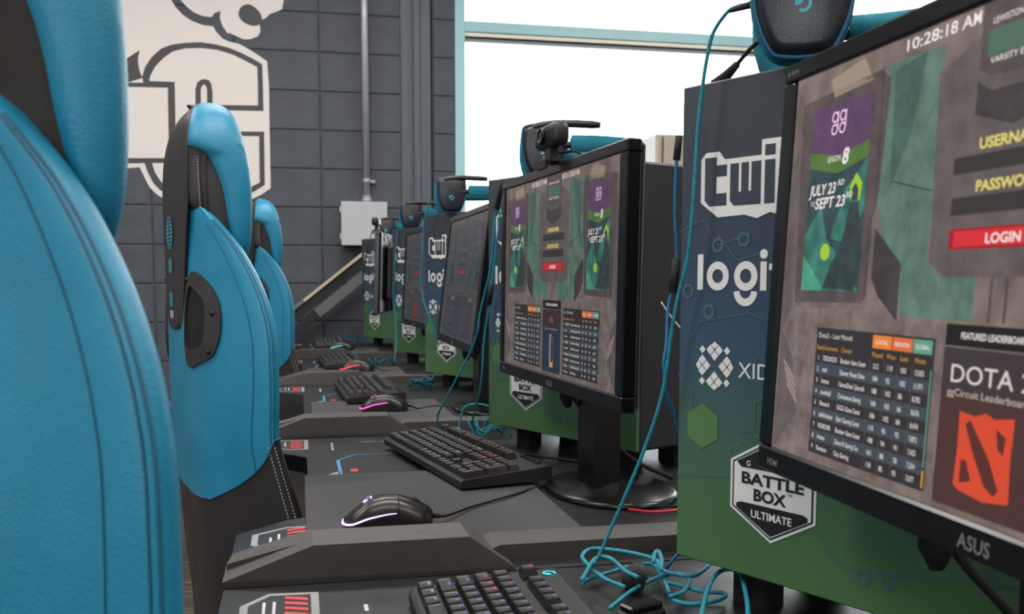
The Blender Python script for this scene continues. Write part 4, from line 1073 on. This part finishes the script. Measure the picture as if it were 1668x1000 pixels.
cable('headset_cable', [(.385, .965, 1.216), (.384, .965, 1.201), (.383, .965, 1.151), (.386, .965, 1.088), (.376, .962, 1.051), (.372, .955, 1.014), (.368, .952, .99), (.374, .955, .958), (.390, .970, .928), (.41, .985, .87), (.42, 1.0, .80), (.40, 1.02, .753)], .0018, M_BLUECABLE,
      'blue cable with a black inline control at the far edge of the nearest tower', extra=[('inline_control', [(.386, .965, 1.10), (.381, .963, 1.065)], .0048, M_RUBBER), ('plug', [(.387, .967, 1.225), (.384, .965, 1.201)], .004, M_RUBBER)])
cable('headset_cable', [(.378, 1.824, 1.248), (.374, 1.833, 1.227), (.369, 1.844, 1.191), (.366, 1.851, 1.131), (.362, 1.86, 1.088), (.349, 1.889, 1.013), (.345, 1.896, .976), (.335, 1.92, .935), (.318, 1.94, .895), (.293, 1.97, .836), (.281, 2.0, .801), (.281, 2.01, .779), (.286, 2.02, .755)], .0022, M_TEALCABLE,
      'teal cable swinging left from the middle monitor down behind its keyboard', extra=[('plug', [(.381, 1.822, 1.262), (.378, 1.824, 1.248), (.372, 1.838, 1.21)], .005, M_RUBBER)])
cable('headset_cable', [(.376, 1.818, 1.209), (.368, 1.836, 1.118), (.363, 1.847, 1.06), (.357, 1.86, 1.001), (.352, 1.869, .953), (.35, 1.875, .9), (.348, 1.9, .847), (.348, 1.97, .79), (.36, 2.0, .756)], .0020, M_TEALCABLE,
      'straight teal cable just left of the middle monitor', extra=[('inline_control', [(.3635, 1.846, 1.068), (.3595, 1.855, 1.03)], .0055, M_RUBBER)])
cable('headset_cable', [(.327, 2.03, .757), (.34, 2.03, .807), (.367, 2.02, .816), (.397, 2.0, .809), (.416, 1.97, .788), (.425, 1.95, .754)], .0022, M_TEALCABLE, 'arched teal cable standing on the desk behind the red lit keyboard')
cable('headset_cable', [(.391, 2.933, 1.318), (.386, 2.943, 1.286), (.376, 2.966, 1.232), (.372, 2.973, 1.141), (.369, 2.981, 1.048), (.389, 2.94, .957), (.415, 2.93, .883), (.422, 2.93, .846), (.418, 2.94, .808), (.398, 2.95, .779), (.38, 2.95, .754)], .0022, M_TEALCABLE, 'teal cable hanging down the front of the third tower')
cable('headset_cable', [(.392, 3.83, 1.31), (.385, 3.845, 1.26), (.376, 3.86, 1.15), (.37, 3.87, 1.02), (.375, 3.85, .92), (.372, 3.80, .83), (.36, 3.76, .754)], .0022, M_TEALCABLE, 'teal cable hanging down the front of the fourth tower')
cable('headset_cable', [(.36, 4.83, 1.30), (.345, 4.84, 1.24), (.325, 4.86, 1.15), (.318, 4.87, 1.05), (.32, 4.86, .95), (.31, 4.82, .84), (.30, 4.78, .754)], .0020, M_RUBBER, 'dark cable at the far edge of the last tower by the wall')
def coil(label, cx, cy, r, n, sx, m, h=.012, rc=.0018):
    rnd = random.Random(int(cy * 1000)); pts = []
    for i in range(n * 10):
        a = 2 * PI * i / 10; rr = r * (.75 + .3 * rnd.random())
        pts.append((cx + rr * math.cos(a) * sx + .006 * rnd.uniform(-1, 1), cy + rr * math.sin(a) + .006 * rnd.uniform(-1, 1), DESK_Z + .004 + h * rnd.random()))
    t = thing('cable_coil', label, 'cable', (0, 0, 0), 0, 'coiled cables on the desks')
    MB().tube(cr(pts, 3), rc, m, 6).build('cord', t)
    return t
coil('small coil of teal cable left of the middle tower foot', .385, 2.005, .028, 4, 1.2, M_TEALCABLE, .03)
M_DTEAL = mat('dark_teal_braid', (18, 84, 104), .6, var=.3, vscale=160, bump=.3, bscale=1200)
coil('bundled dark teal cable on the desk in front of the third tower', .355, 2.90, .038, 7, .95, M_DTEAL, .03)
coil('loose teal cable loops on the fourth desk', .31, 3.72, .055, 4, .9, M_DTEAL, .03)
coil('teal cable loops at the far end near the leaning board', .25, 4.86, .05, 3, .9, M_DTEAL, .06)
TANGLE=[
[(0.29,0.883,0.762),(0.327,0.928,0.762),(0.364,0.962,0.762),(0.392,0.976,0.762),(0.402,0.958,0.762),(0.38,0.917,0.762),(0.359,0.904,0.762)],
[(0.319,0.925,0.768),(0.307,0.96,0.768),(0.305,1.008,0.768),(0.309,1.043,0.768),(0.328,1.068,0.768),(0.351,1.057,0.768),(0.371,1.037,0.768),(0.384,1.009,0.768),(0.378,0.968,0.768),(0.4,0.946,0.768),(0.423,0.965,0.768),(0.444,0.996,0.768)],
[(0.277,0.935,0.775),(0.291,0.964,0.775),(0.314,1.007,0.775),(0.329,1.004,0.775),(0.33,0.955,0.775),(0.336,0.932,0.775)],
[(0.295,0.986,0.758),(0.336,1.011,0.758),(0.368,1.028,0.758),(0.387,1.024,0.758),(0.378,0.968,0.758),(0.368,0.926,0.758)],
[(0.352,0.932,0.79),(0.364,0.96,0.79),(0.371,0.968,0.79),(0.363,0.937,0.79),(0.35,0.905,0.79)],
[(0.379,0.961,0.758),(0.403,0.924,0.758),(0.423,0.914,0.758),(0.409,0.895,0.758),(0.376,0.889,0.758),(0.361,0.906,0.758)],
[(0.347,0.797,0.78),(0.38,0.86,0.78),(0.409,0.906,0.78),(0.429,0.923,0.78),(0.436,0.907,0.78),(0.411,0.84,0.78),(0.388,0.788,0.78)],
]
tg = thing('cable_tangle', 'tangle of loose teal cable loops beside the foot of the nearest tower', 'cable', (0, 0, 0), 0, 'coiled cables on the desks')
for i, pts in enumerate(TANGLE):
    q = []
    for j, p in enumerate(pts):
        q.append((p[0], p[1], max(p[2], DESK_Z + .0026)))
    MB().tube(cr(q, 6), .0023, M_TEALCABLE, 8).build('loop', tg)
MB().tube([(.335, .945, .7655), (.350, .975, .7655)], .0125, M_RUBBER, 12).build('velcro_tie', tg)
ub = thing('usb_plug', 'black plug block lying at the bottom edge beside the cable tangle', 'plug', (.318, .872, DESK_Z), math.radians(20))
MB().box((-.022, -.012, 0), (.022, .012, .013), M_BLACK, bev=.002).build('housing', ub)
MB().box((-.020, -.010, .013), (.020, .010, .020), M_GLOSS, bev=.002).build('cap', ub)
MB().box((-.034, -.007, .003), (-.022, .007, .010), mat('copper_contact', (120, 80, 70), .35, metal=.8)).build('connector', ub)

# ------------------------------------------------------------------ boards leaning in the far corner
M_CREAM = mat('cream_edge', (200, 186, 160), .55, var=.05); M_GREYBAR = mat('mid_grey_bar', (104, 106, 112), .5, var=.06); M_DKBAR = mat('near_black_board', (30, 30, 33), .5, var=.1)
lb = thing('leaning_board', 'slanted dark board with a cream edge leaning in the far corner', 'board', (0, 0, 0))
def slab(name, p, q, w, y0, y1, m, up=0.0):
    p, q = Vector((p[0], 0, p[1])), Vector((q[0], 0, q[1])); d = (q - p).normalized(); n = Vector((-d.z, 0, d.x))
    a, b_ = p + n * up, q + n * up
    pts = [(a.x, a.z), (b_.x, b_.z), ((b_ - n * w).x, (b_ - n * w).z), ((a - n * w).x, (a - n * w).z)]
    MB().prism(pts, y0, y1, m, 'y').build(name, lb)
slab('dark_board', (-1.165, .0), (.50, 1.325), .050, 5.20, 5.24, M_DKBAR)
slab('cream_edge', (.040, .9590), (.50, 1.325), .014, 5.185, 5.24, M_CREAM, .014)
slab('grey_edge', (-1.18, .004), (.040, .9590), .016, 5.18, 5.24, M_GREYBAR, .016)
slab('grey_bar', (.085, .920), (.50, 1.252), .050, 5.15, 5.18, M_GREYBAR)
slab('lower_leg', (-1.02, .03), (.085, .916), .046, 5.155, 5.178, M_DKBAR)
# ------------------------------------------------------------------ racing chairs
def leather(name, rgb, rough=.42):
    return mat(name, rgb, rough, var=.07, vscale=16, bump=.18, bscale=420, spec=.45)
M_TEALL = leather('teal_leatherette', (28, 128, 166), .42)
M_BLKL = leather('black_leatherette', (42, 41, 42), .46)
M_MESHL = mat('dark_perforated_leatherette', (40, 38, 40), .4, var=.1, vscale=200, bump=.5, bscale=1400)
M_SEAM = mat('dark_teal_seam', (18, 84, 112), .6)
M_STITCH = mat('grey_thread', (170, 172, 176), .6)
M_PIPE = mat('black_piping', (18, 18, 20), .5)
M_EMBT = mat('teal_embroidery', (40, 150, 180), .6, var=.2, vscale=400); M_EMBW = mat('white_embroidery', (190, 192, 195), .6)
def itp(z, tab):
    """smooth table lookup, tab sorted by falling z: (z, value)"""
    zs = [a for a, b in tab][::-1]; vs = [b for a, b in tab][::-1]
    if z <= zs[0]: return vs[0]
    if z >= zs[-1]: return vs[-1]
    for i in range(len(zs) - 1):
        if zs[i] <= z <= zs[i + 1]:
            h = zs[i + 1] - zs[i]; t = (z - zs[i]) / h
            m0 = (vs[i + 1] - vs[i - 1]) / (zs[i + 1] - zs[i - 1]) if i > 0 else (vs[1] - vs[0]) / h
            m1 = (vs[i + 2] - vs[i]) / (zs[i + 2] - zs[i]) if i < len(zs) - 2 else (vs[-1] - vs[-2]) / h
            t2, t3 = t * t, t * t * t
            return (2 * t3 - 3 * t2 + 1) * vs[i] + (t3 - 2 * t2 + t) * h * m0 + (-2 * t3 + 3 * t2) * vs[i + 1] + (t3 - t2) * h * m1
W_B = [(1.19, .146), (1.176, .157), (1.133, .182), (1.085, .207), (1.037, .226), (.989, .237), (.94, .240), (.894, .239), (.831, .235), (.788, .236), (.717, .240), (.60, .245), (.50, .245)]
X_O = [(1.19, -.066), (1.176, -.056), (1.133, -.026), (1.085, -.004), (1.037, .010), (.989, .017), (.94, .018), (.894, .018), (.831, .018), (.788, .028), (.717, .046), (.60, .075), (.50, .09)]
X_R = [(1.19, -.086), (1.0, -.089), (.85, -.088), (.75, -.080), (.60, -.070), (.50, -.06)]
HWS = [(1.367, .016), (1.360, .038), (1.352, .060), (1.338, .088), (1.324, .106), (1.30, .121), (1.276, .129), (1.228, .136), (1.176, .130), (1.13, .117), (1.085, .105), (1.037, .088), (1.012, .078), (1.002, .066), (.997, .048), (.995, .0)]
def body_section(z):
    w, xo, xr = itp(z, W_B), itp(z, X_O), itp(z, X_R)
    xm = xr * .5 + xo * .5
    fc = max(xr + .028, xo - .055); kq = min(1, max(0, (z - 1.07) / .1))
    return [(xr - .002, 0), (xr, .05), (xr + .001, w * (.40 + .18 * kq)), (xr * .86 + xo * .14, w * (.58 + .16 * kq)), (xm, w * (.79 + .11 * kq)), (xr * .2 + xo * .8, w * (.94 + .03 * kq)), (xo, w), (xo + .012, w - .012), (xo + .010, w - .032), (xo - .012, w - .062), (fc + .004, w * .5), (fc, .05), (fc, 0)]
NB = 12; PERB = 4
def section_pts(sec):
    return cr([(a, b, 0) for a, b in sec], PERB)
_cache = {}
def body_at(c, z):
    """c from 0 (rear centre) to NB (front centre)"""
    kz_ = round(z, 5)
    if kz_ not in _cache: _cache[kz_] = section_pts(body_section(z))
    P = _cache[kz_]; f = c * PERB; i = min(int(f), len(P) - 2); t = f - i
    p = P[i] * (1 - t) + P[i + 1] * t
    return Vector((p.x, -p.y, z))              # near side has y < 0
def norm_at(fn, c, z, eps=.04):
    a = fn(c + eps, z) - fn(max(0, c - eps), z); b = fn(c, z + .003) - fn(c, z - .003)
    n = a.cross(b)
    return (n.normalized() if n.length > 1e-9 else Vector((-1, 0, 0)))
def mir(p): return Vector((p[0], -p[1], p[2]))
# head: core loft
W_H = [(1.367, .018), (1.36, .045), (1.352, .070), (1.338, .100), (1.324, .120), (1.30, .136), (1.276, .143), (1.228, .148), (1.176, .147), (1.12, .140), (1.06, .13)]
X_HR = [(1.367, -.040), (1.36, -.051), (1.352, -.060), (1.338, -.069), (1.324, -.075), (1.30, -.080), (1.276, -.083), (1.228, -.085), (1.20, -.085), (1.185, -.078), (1.165, -.060), (1.12, -.042), (1.06, -.035)]
X_HF = [(1.367, -.036), (1.36, -.030), (1.352, -.026), (1.338, -.020), (1.305, -.012), (1.276, -.008), (1.247, -.004), (1.20, -.002), (1.15, -.003), (1.118, -.008), (1.06, -.03)]
def head_section(z):
    w, xr, xf = itp(z, W_H), itp(z, X_HR), itp(z, X_HF); h = itp(z, HWS); h = min(max(h, w * .80), w * .95)
    return [(xr, 0), (xr, h * .35), (xr, h * .7), (xr + .002, h), (xr * .75 + xf * .25, w * .99), (xr * .45 + xf * .55, w), (xr * .15 + xf * .85, w), (xf, w - .006), (xf - .001, w * .85), (xf - .012, w * .62), (xf - .022, w * .4), (xf - .024, w * .2), (xf - .024, 0)]
_hc = {}
def head_at(c, z):
    kz_ = round(z, 5)
    if kz_ not in _hc: _hc[kz_] = section_pts(head_section(z))
    P = _hc[kz_]; f = c * PERB; i = min(int(f), len(P) - 2); t = f - i
    p = P[i] * (1 - t) + P[i + 1] * t
    return Vector((p.x, -p.y, z))
def uimg(p): return .961 * p.x - .277 * p.y       # sideways coordinate seen from behind right
def both(mb, rows, m, **kw):
    mb.grid(rows, m, flip=False, **kw); mb.grid([[mir(p) for p in r] for r in rows], m, flip=True, **kw)
def hem(c):
    if c <= 3: return .728
    if c >= 6: return .831
    return .728 + (.831 - .728) * ((c - 3) / 3) ** 1.1
def make_chair():
    t = thing('gaming_chair', 'x', 'chair', (0, 0, 0), 0, 'teal and black racing chairs')
    cs = [i / 2 for i in range(2 * NB + 1)]
    # teal shoulders and body, above the hem
    b = MB(); rows = []
    for i in range(41):
        f = i / 40
        rows.append([body_at(c, 1.19 + (hem(c) - 1.19) * f) for c in cs])
    both(b, rows, M_TEALL)
    cap = rows[0]; both(b, [cap, [Vector((-.07, p.y * .3, 1.192)) for p in cap]], M_TEALL)
    back = b.build('backrest', t)
    lo = MB(); rows = []
    for i in range(25):
        f = i / 24; rows.append([body_at(c, hem(c) + (.46 - hem(c)) * f) for c in cs])
    both(lo, rows, M_BLKL); lo.build('lower_backrest', t)
    # seams
    sm = MB(); sm2 = MB()
    def seam(c_of, z0, z1, r, m, off=.0003, n=40):
        pts = []
        for i in range(n + 1):
            z = z0 + (z1 - z0) * i / n; c = c_of(z); pts.append(body_at(c, z) + norm_at(body_at, c, z) * off)
        sm.tube(pts, r, m, 6); sm2.tube([mir(p) for p in pts], r, m, 6)
    seam(lambda z: 4.55 + .3 * math.sin((1.16 - z) * 8), 1.165, hem(4.55), .0007, M_SEAM)
    seam(lambda z: 5.75, 1.17, hem(5.75), .0008, M_SEAM); seam(lambda z: 6.05, 1.17, .832, .0010, M_SEAM)
    pts = [body_at(c / 4, hem(c / 4)) + norm_at(body_at, c / 4, hem(c / 4)) * .0006 for c in range(0, 32)]
    sm.tube(pts, .0018, M_SEAM, 6); sm2.tube([mir(p) for p in pts], .0018, M_SEAM, 6)
    for q in (sm, sm2): tag(q.build('seams', back), kind='stuff')
    st = MB(); st2 = MB()
    for cc in (5.5, 5.95):
        for i in range(22):
            z = .82 - i * .0055; a = body_at(cc, z) + norm_at(body_at, cc, z) * .0010; d = body_at(cc, z - .0033) + norm_at(body_at, cc, z - .0033) * .0010
            st.tube([a, d], .0008, M_STITCH, 5); st2.tube([mir(a), mir(d)], .0008, M_STITCH, 5)
    for q in (st, st2): tag(q.build('stitching', t), kind='stuff')
    # head core (perforated neck)
    h = MB(); zs = [1.367, 1.3635, 1.36, 1.356, 1.352, 1.345, 1.338, 1.331, 1.324] + [1.31 - i * .0125 for i in range(21)]
    hr = [[head_at(c, z) for c in cs] for z in zs]
    both(h, hr, M_MESHL); both(h, [hr[0], [Vector((-.038, p.y * .2, 1.3685)) for p in hr[0]]], M_MESHL)
    hd = h.build('headrest', t)
    # teal head wings, puffed over the core
    UB = [(1.300, -.045), (1.286, -.040), (1.280, -.020), (1.270, -.004), (1.252, .008), (1.218, .019), (1.166, .027), (1.118, .034), (1.08, .042)]
    for sgn in (1, -1):
        w = MB(); rows = []
        for z in zs:
            if z < 1.075: continue
            if z > 1.284: c0 = 3.0
            else:
                ub = itp(z, UB); c0 = 3.0
                while c0 < 7.5 and uimg(head_at(c0, z)) < ub - .010 * min(1, (1.284 - z) / .02): c0 += .02
            c1 = 9.2; row = []
            kt = min(1, (1.372 - z) / .03)
            for i in range(21):
                f = i / 20; c = c0 + (c1 - c0) * f
                puff = .0145 * (math.sin(PI * f) ** .45) * kt
                p = head_at(c, z) + norm_at(head_at, c, z) * (puff + .0004); row.append(p if sgn > 0 else mir(p))
            rows.append(row)
        w.grid(rows, M_TEALL, flip=(sgn < 0)); w.build('head_wing', t)
    nm = MB(); nm2 = MB(); pts = []
    for z in [1.173 + i * .008 for i in range(13)]:
        pts.append((z,))
    for off_u, m_, r_ in ((-.022, M_PIPE, .0012), (-.014, M_PIPE, .0014), (-.0255, M_STITCH, .0007)):
        run = []
        for (z,) in pts:
            c0 = 3.0
            while c0 < 7 and uimg(head_at(c0, z)) < off_u + (z - 1.22) * -.03: c0 += .03
            run.append(head_at(c0, z) + norm_at(head_at, c0, z) * .0006)
        if m_ is M_STITCH:
            for a, d in zip(run[:-1], run[1:]):
                for f in (0, .5):
                    nm.tube([a.lerp(d, f), a.lerp(d, f + .3)], r_, m_, 5); nm2.tube([mir(a.lerp(d, f)), mir(a.lerp(d, f + .3))], r_, m_, 5)
        else:
            nm.tube(run, r_, m_, 6); nm2.tube([mir(p) for p in run], r_, m_, 6)
    for q in (nm, nm2): tag(q.build('neck_stitching', hd), kind='stuff')
    # black rear panel over head and back
    bp = MB(); rows = []
    zz = [1.3665, 1.363, 1.36, 1.356, 1.352, 1.345, 1.338, 1.331, 1.324, 1.312, 1.30, 1.285, 1.27, 1.25, 1.225, 1.2, 1.176, 1.15, 1.12, 1.09, 1.06, 1.037, 1.02, 1.012, 1.006, 1.002, .9985, .9965, .9952]
    for z in zz:
        hw_ = max(itp(z, HWS), .002); xr = (itp(z, X_HR) if z > 1.18 else min(itp(z, X_HR), itp(z, X_R))) - .0045
        rows.append([Vector((xr + .006 * (abs(j - 8) / 8) ** 6, -hw_ * (8 - j) / 8, z)) for j in range(17)])
    bp.grid(rows, M_BLKL, flip=True)
    edge = [r[0] for r in rows]; bp.tube(edge, .0022, M_PIPE, 6); bp.tube([r[-1] for r in rows], .0022, M_PIPE, 6); pn = bp.build('rear_panel', t)
    em = MB(); xe = -.0945
    def quad(y0, z0, y1, z1, m): em.add([(xe, y0, z0), (xe, y1, z0), (xe, y1, z1), (xe, y0, z1)], [(0, 3, 2, 1)], m)
    for i in range(9):          # laurel of stacked leaves, then two lines of embroidery running up the panel
        zc = 1.128 + i * .0062; hw_ = .030 * math.sin(PI * (i + 1.2) / 10.5)
        quad(-hw_ - .004, zc, -.006, zc + .0042, M_EMBT); quad(.006, zc, hw_ + .004, zc + .0042, M_EMBT)
    for (za, zb_, m_) in ((1.088, 1.112, M_EMBT), (1.032, 1.056, M_EMBT), (1.012, 1.026, M_EMBW)):
        for j in range(4):
            quad(-.018 + j * .010, za + (.002 if j % 2 else 0), -.012 + j * .010, zb_, m_)
    tag(em.build('embroidery', pn), kind='stuff')
    # harness openings with screwed bezels
    M_BEZ = mat('matte_black_bezel', (40, 40, 42), .5, var=.1, vscale=90)
    def on_body(u, z, off):
        c = 1.5
        while c < 6 and uimg(body_at(c, z)) < u: c += .01
        return body_at(c, z) + norm_at(body_at, c, z) * off
    def px(x, y): return ((x - 360) * .000956, 1.08 - (y - 453) * .000956)
    outer = [(318, 442), (330, 447), (345, 461), (357, 477), (364, 497), (366, 525), (362, 553), (352, 577), (340, 587), (325, 594), (313, 601), (306, 594), (302, 570), (302, 535), (304, 495), (309, 458)]
    inner = [(316, 466), (324, 472), (331, 479), (337, 486), (340, 494), (341, 510), (340, 528), (338, 546), (335, 560), (328, 566), (320, 569), (311, 571), (306, 568), (305, 548), (307, 515), (311, 482)]
    for sgn in (1, -1):
        z_ = MB()
        def ring(poly, off): 
            r_ = [on_body(*px(*p), off) for p in cr2(poly)]
            return r_ if sgn > 0 else [mir(p) for p in r_]
        def cr2(poly): return [(p.x, p.y) for p in cr([(a, b2, 0) for a, b2 in poly], 2, True)]
        R = [ring(outer, -.001), ring(outer, .0040), ring(inner, .0062), ring(inner, .0022)]
        z_.grid(R, M_BEZ, closed=True, flip=(sgn > 0), smooth=False); ctr = sum(R[3], Vector()) / len(R[3]) + (R[1][0] - R[0][0]).normalized() * .0035
        z_.add(R[3] + [ctr], [(i, (i + 1) % len(R[3]), len(R[3])) for i in range(len(R[3]))], M_GAP2)  # black sheet over the uncut backrest stands for the opening's shaded depth
        bez = z_.build('harness_opening', t)
        sc_ = MB()
        for q in ((353, 510), (345, 573), (311, 455)):
            p = on_body(*px(*q), .0045); n = norm_at(body_at, 3.8, p.z); p2 = p + n * .002
            if sgn < 0: p, p2 = mir(p), mir(p2)
            sc_.tube([p, p2], .0042, M_GLOSS, 10)
        sc_.build('screw', bez)
    # seat, pillar and base (tucked under the desk)
    s_ = MB(); rows = []
    for i in range(13):
        f = i / 12; x = -.04 + .46 * f; wd = .235 if f < .9 else .225; hz = .075 * (1 if f < .92 else .8)
        ring = []
        for j in range(20):
            a = 2 * PI * j / 20; c_, q_ = math.cos(a), math.sin(a)
            ring.append((x, wd * math.copysign(abs(c_) ** .5, c_), .455 + hz * .5 * math.copysign(abs(q_) ** .6, q_)))
        rows.append(ring)
    s_.grid(rows, M_BLKL, closed=True, cap=True); s_.build('seat', t)
    for sgn in (-1, 1):
        q = MB().tube([(-.02 + .043 * i, sgn * .225, .49 - .0012 * i) for i in range(11)], [.02, .035, .04, .042, .042, .042, .042, .040, .036, .03, .02], M_TEALL, 12); q.build('seat_bolster', t)
    MB().tube([(.15, 0, .10), (.15, 0, .26), (.15, 0, .262), (.15, 0, .42)], [.03, .03, .016, .016], M_BLACK, 14).build('gas_lift', t)
    MB().box((.05, -.12, .40), (.27, .12, .43), M_BLACK, bev=.006).build('seat_plate', t)
    for i in range(5):
        a = 2 * PI * i / 5 + .3; ex = Vector((.15 + .26 * math.cos(a), .26 * math.sin(a), .075))
        MB().tube([(.15, 0, .105), Vector((.15, 0, .105)).lerp(ex, .6), ex], [.026, .022, .016], M_BLACK, 10).build('base_arm', t)
        MB().tube([ex + Vector((-math.sin(a) * .022, math.cos(a) * .022, -.047)), ex + Vector((math.sin(a) * .022, -math.cos(a) * .022, -.047))], .028, M_RUBBER, 14).build('caster', t)
    return t
ch0 = make_chair()
for k, (x, y, r, lab) in enumerate(((-.133, .764, 10.0, 'teal racing chair closest to the camera, cut off by the left edge'), (-.115, 1.764, 14.5, 'teal and black racing chair in front of the white wall emblem'),
                                    (-.096, 3.764, 14.5, 'small far teal racing chair partly hidden behind the second one'))):
    o = ch0 if k == 0 else copy_tree(ch0)
    o.location = (x, y, 0); o.rotation_euler = (0, 0, math.radians(r)); o['label'] = lab
# the nearest chair shows a plain shoulder without harness openings
for c in list(ch0.children):
    if c.name.startswith('harness_opening'):
        for g in list(c.children): bpy.data.objects.remove(g)
        bpy.data.objects.remove(c)
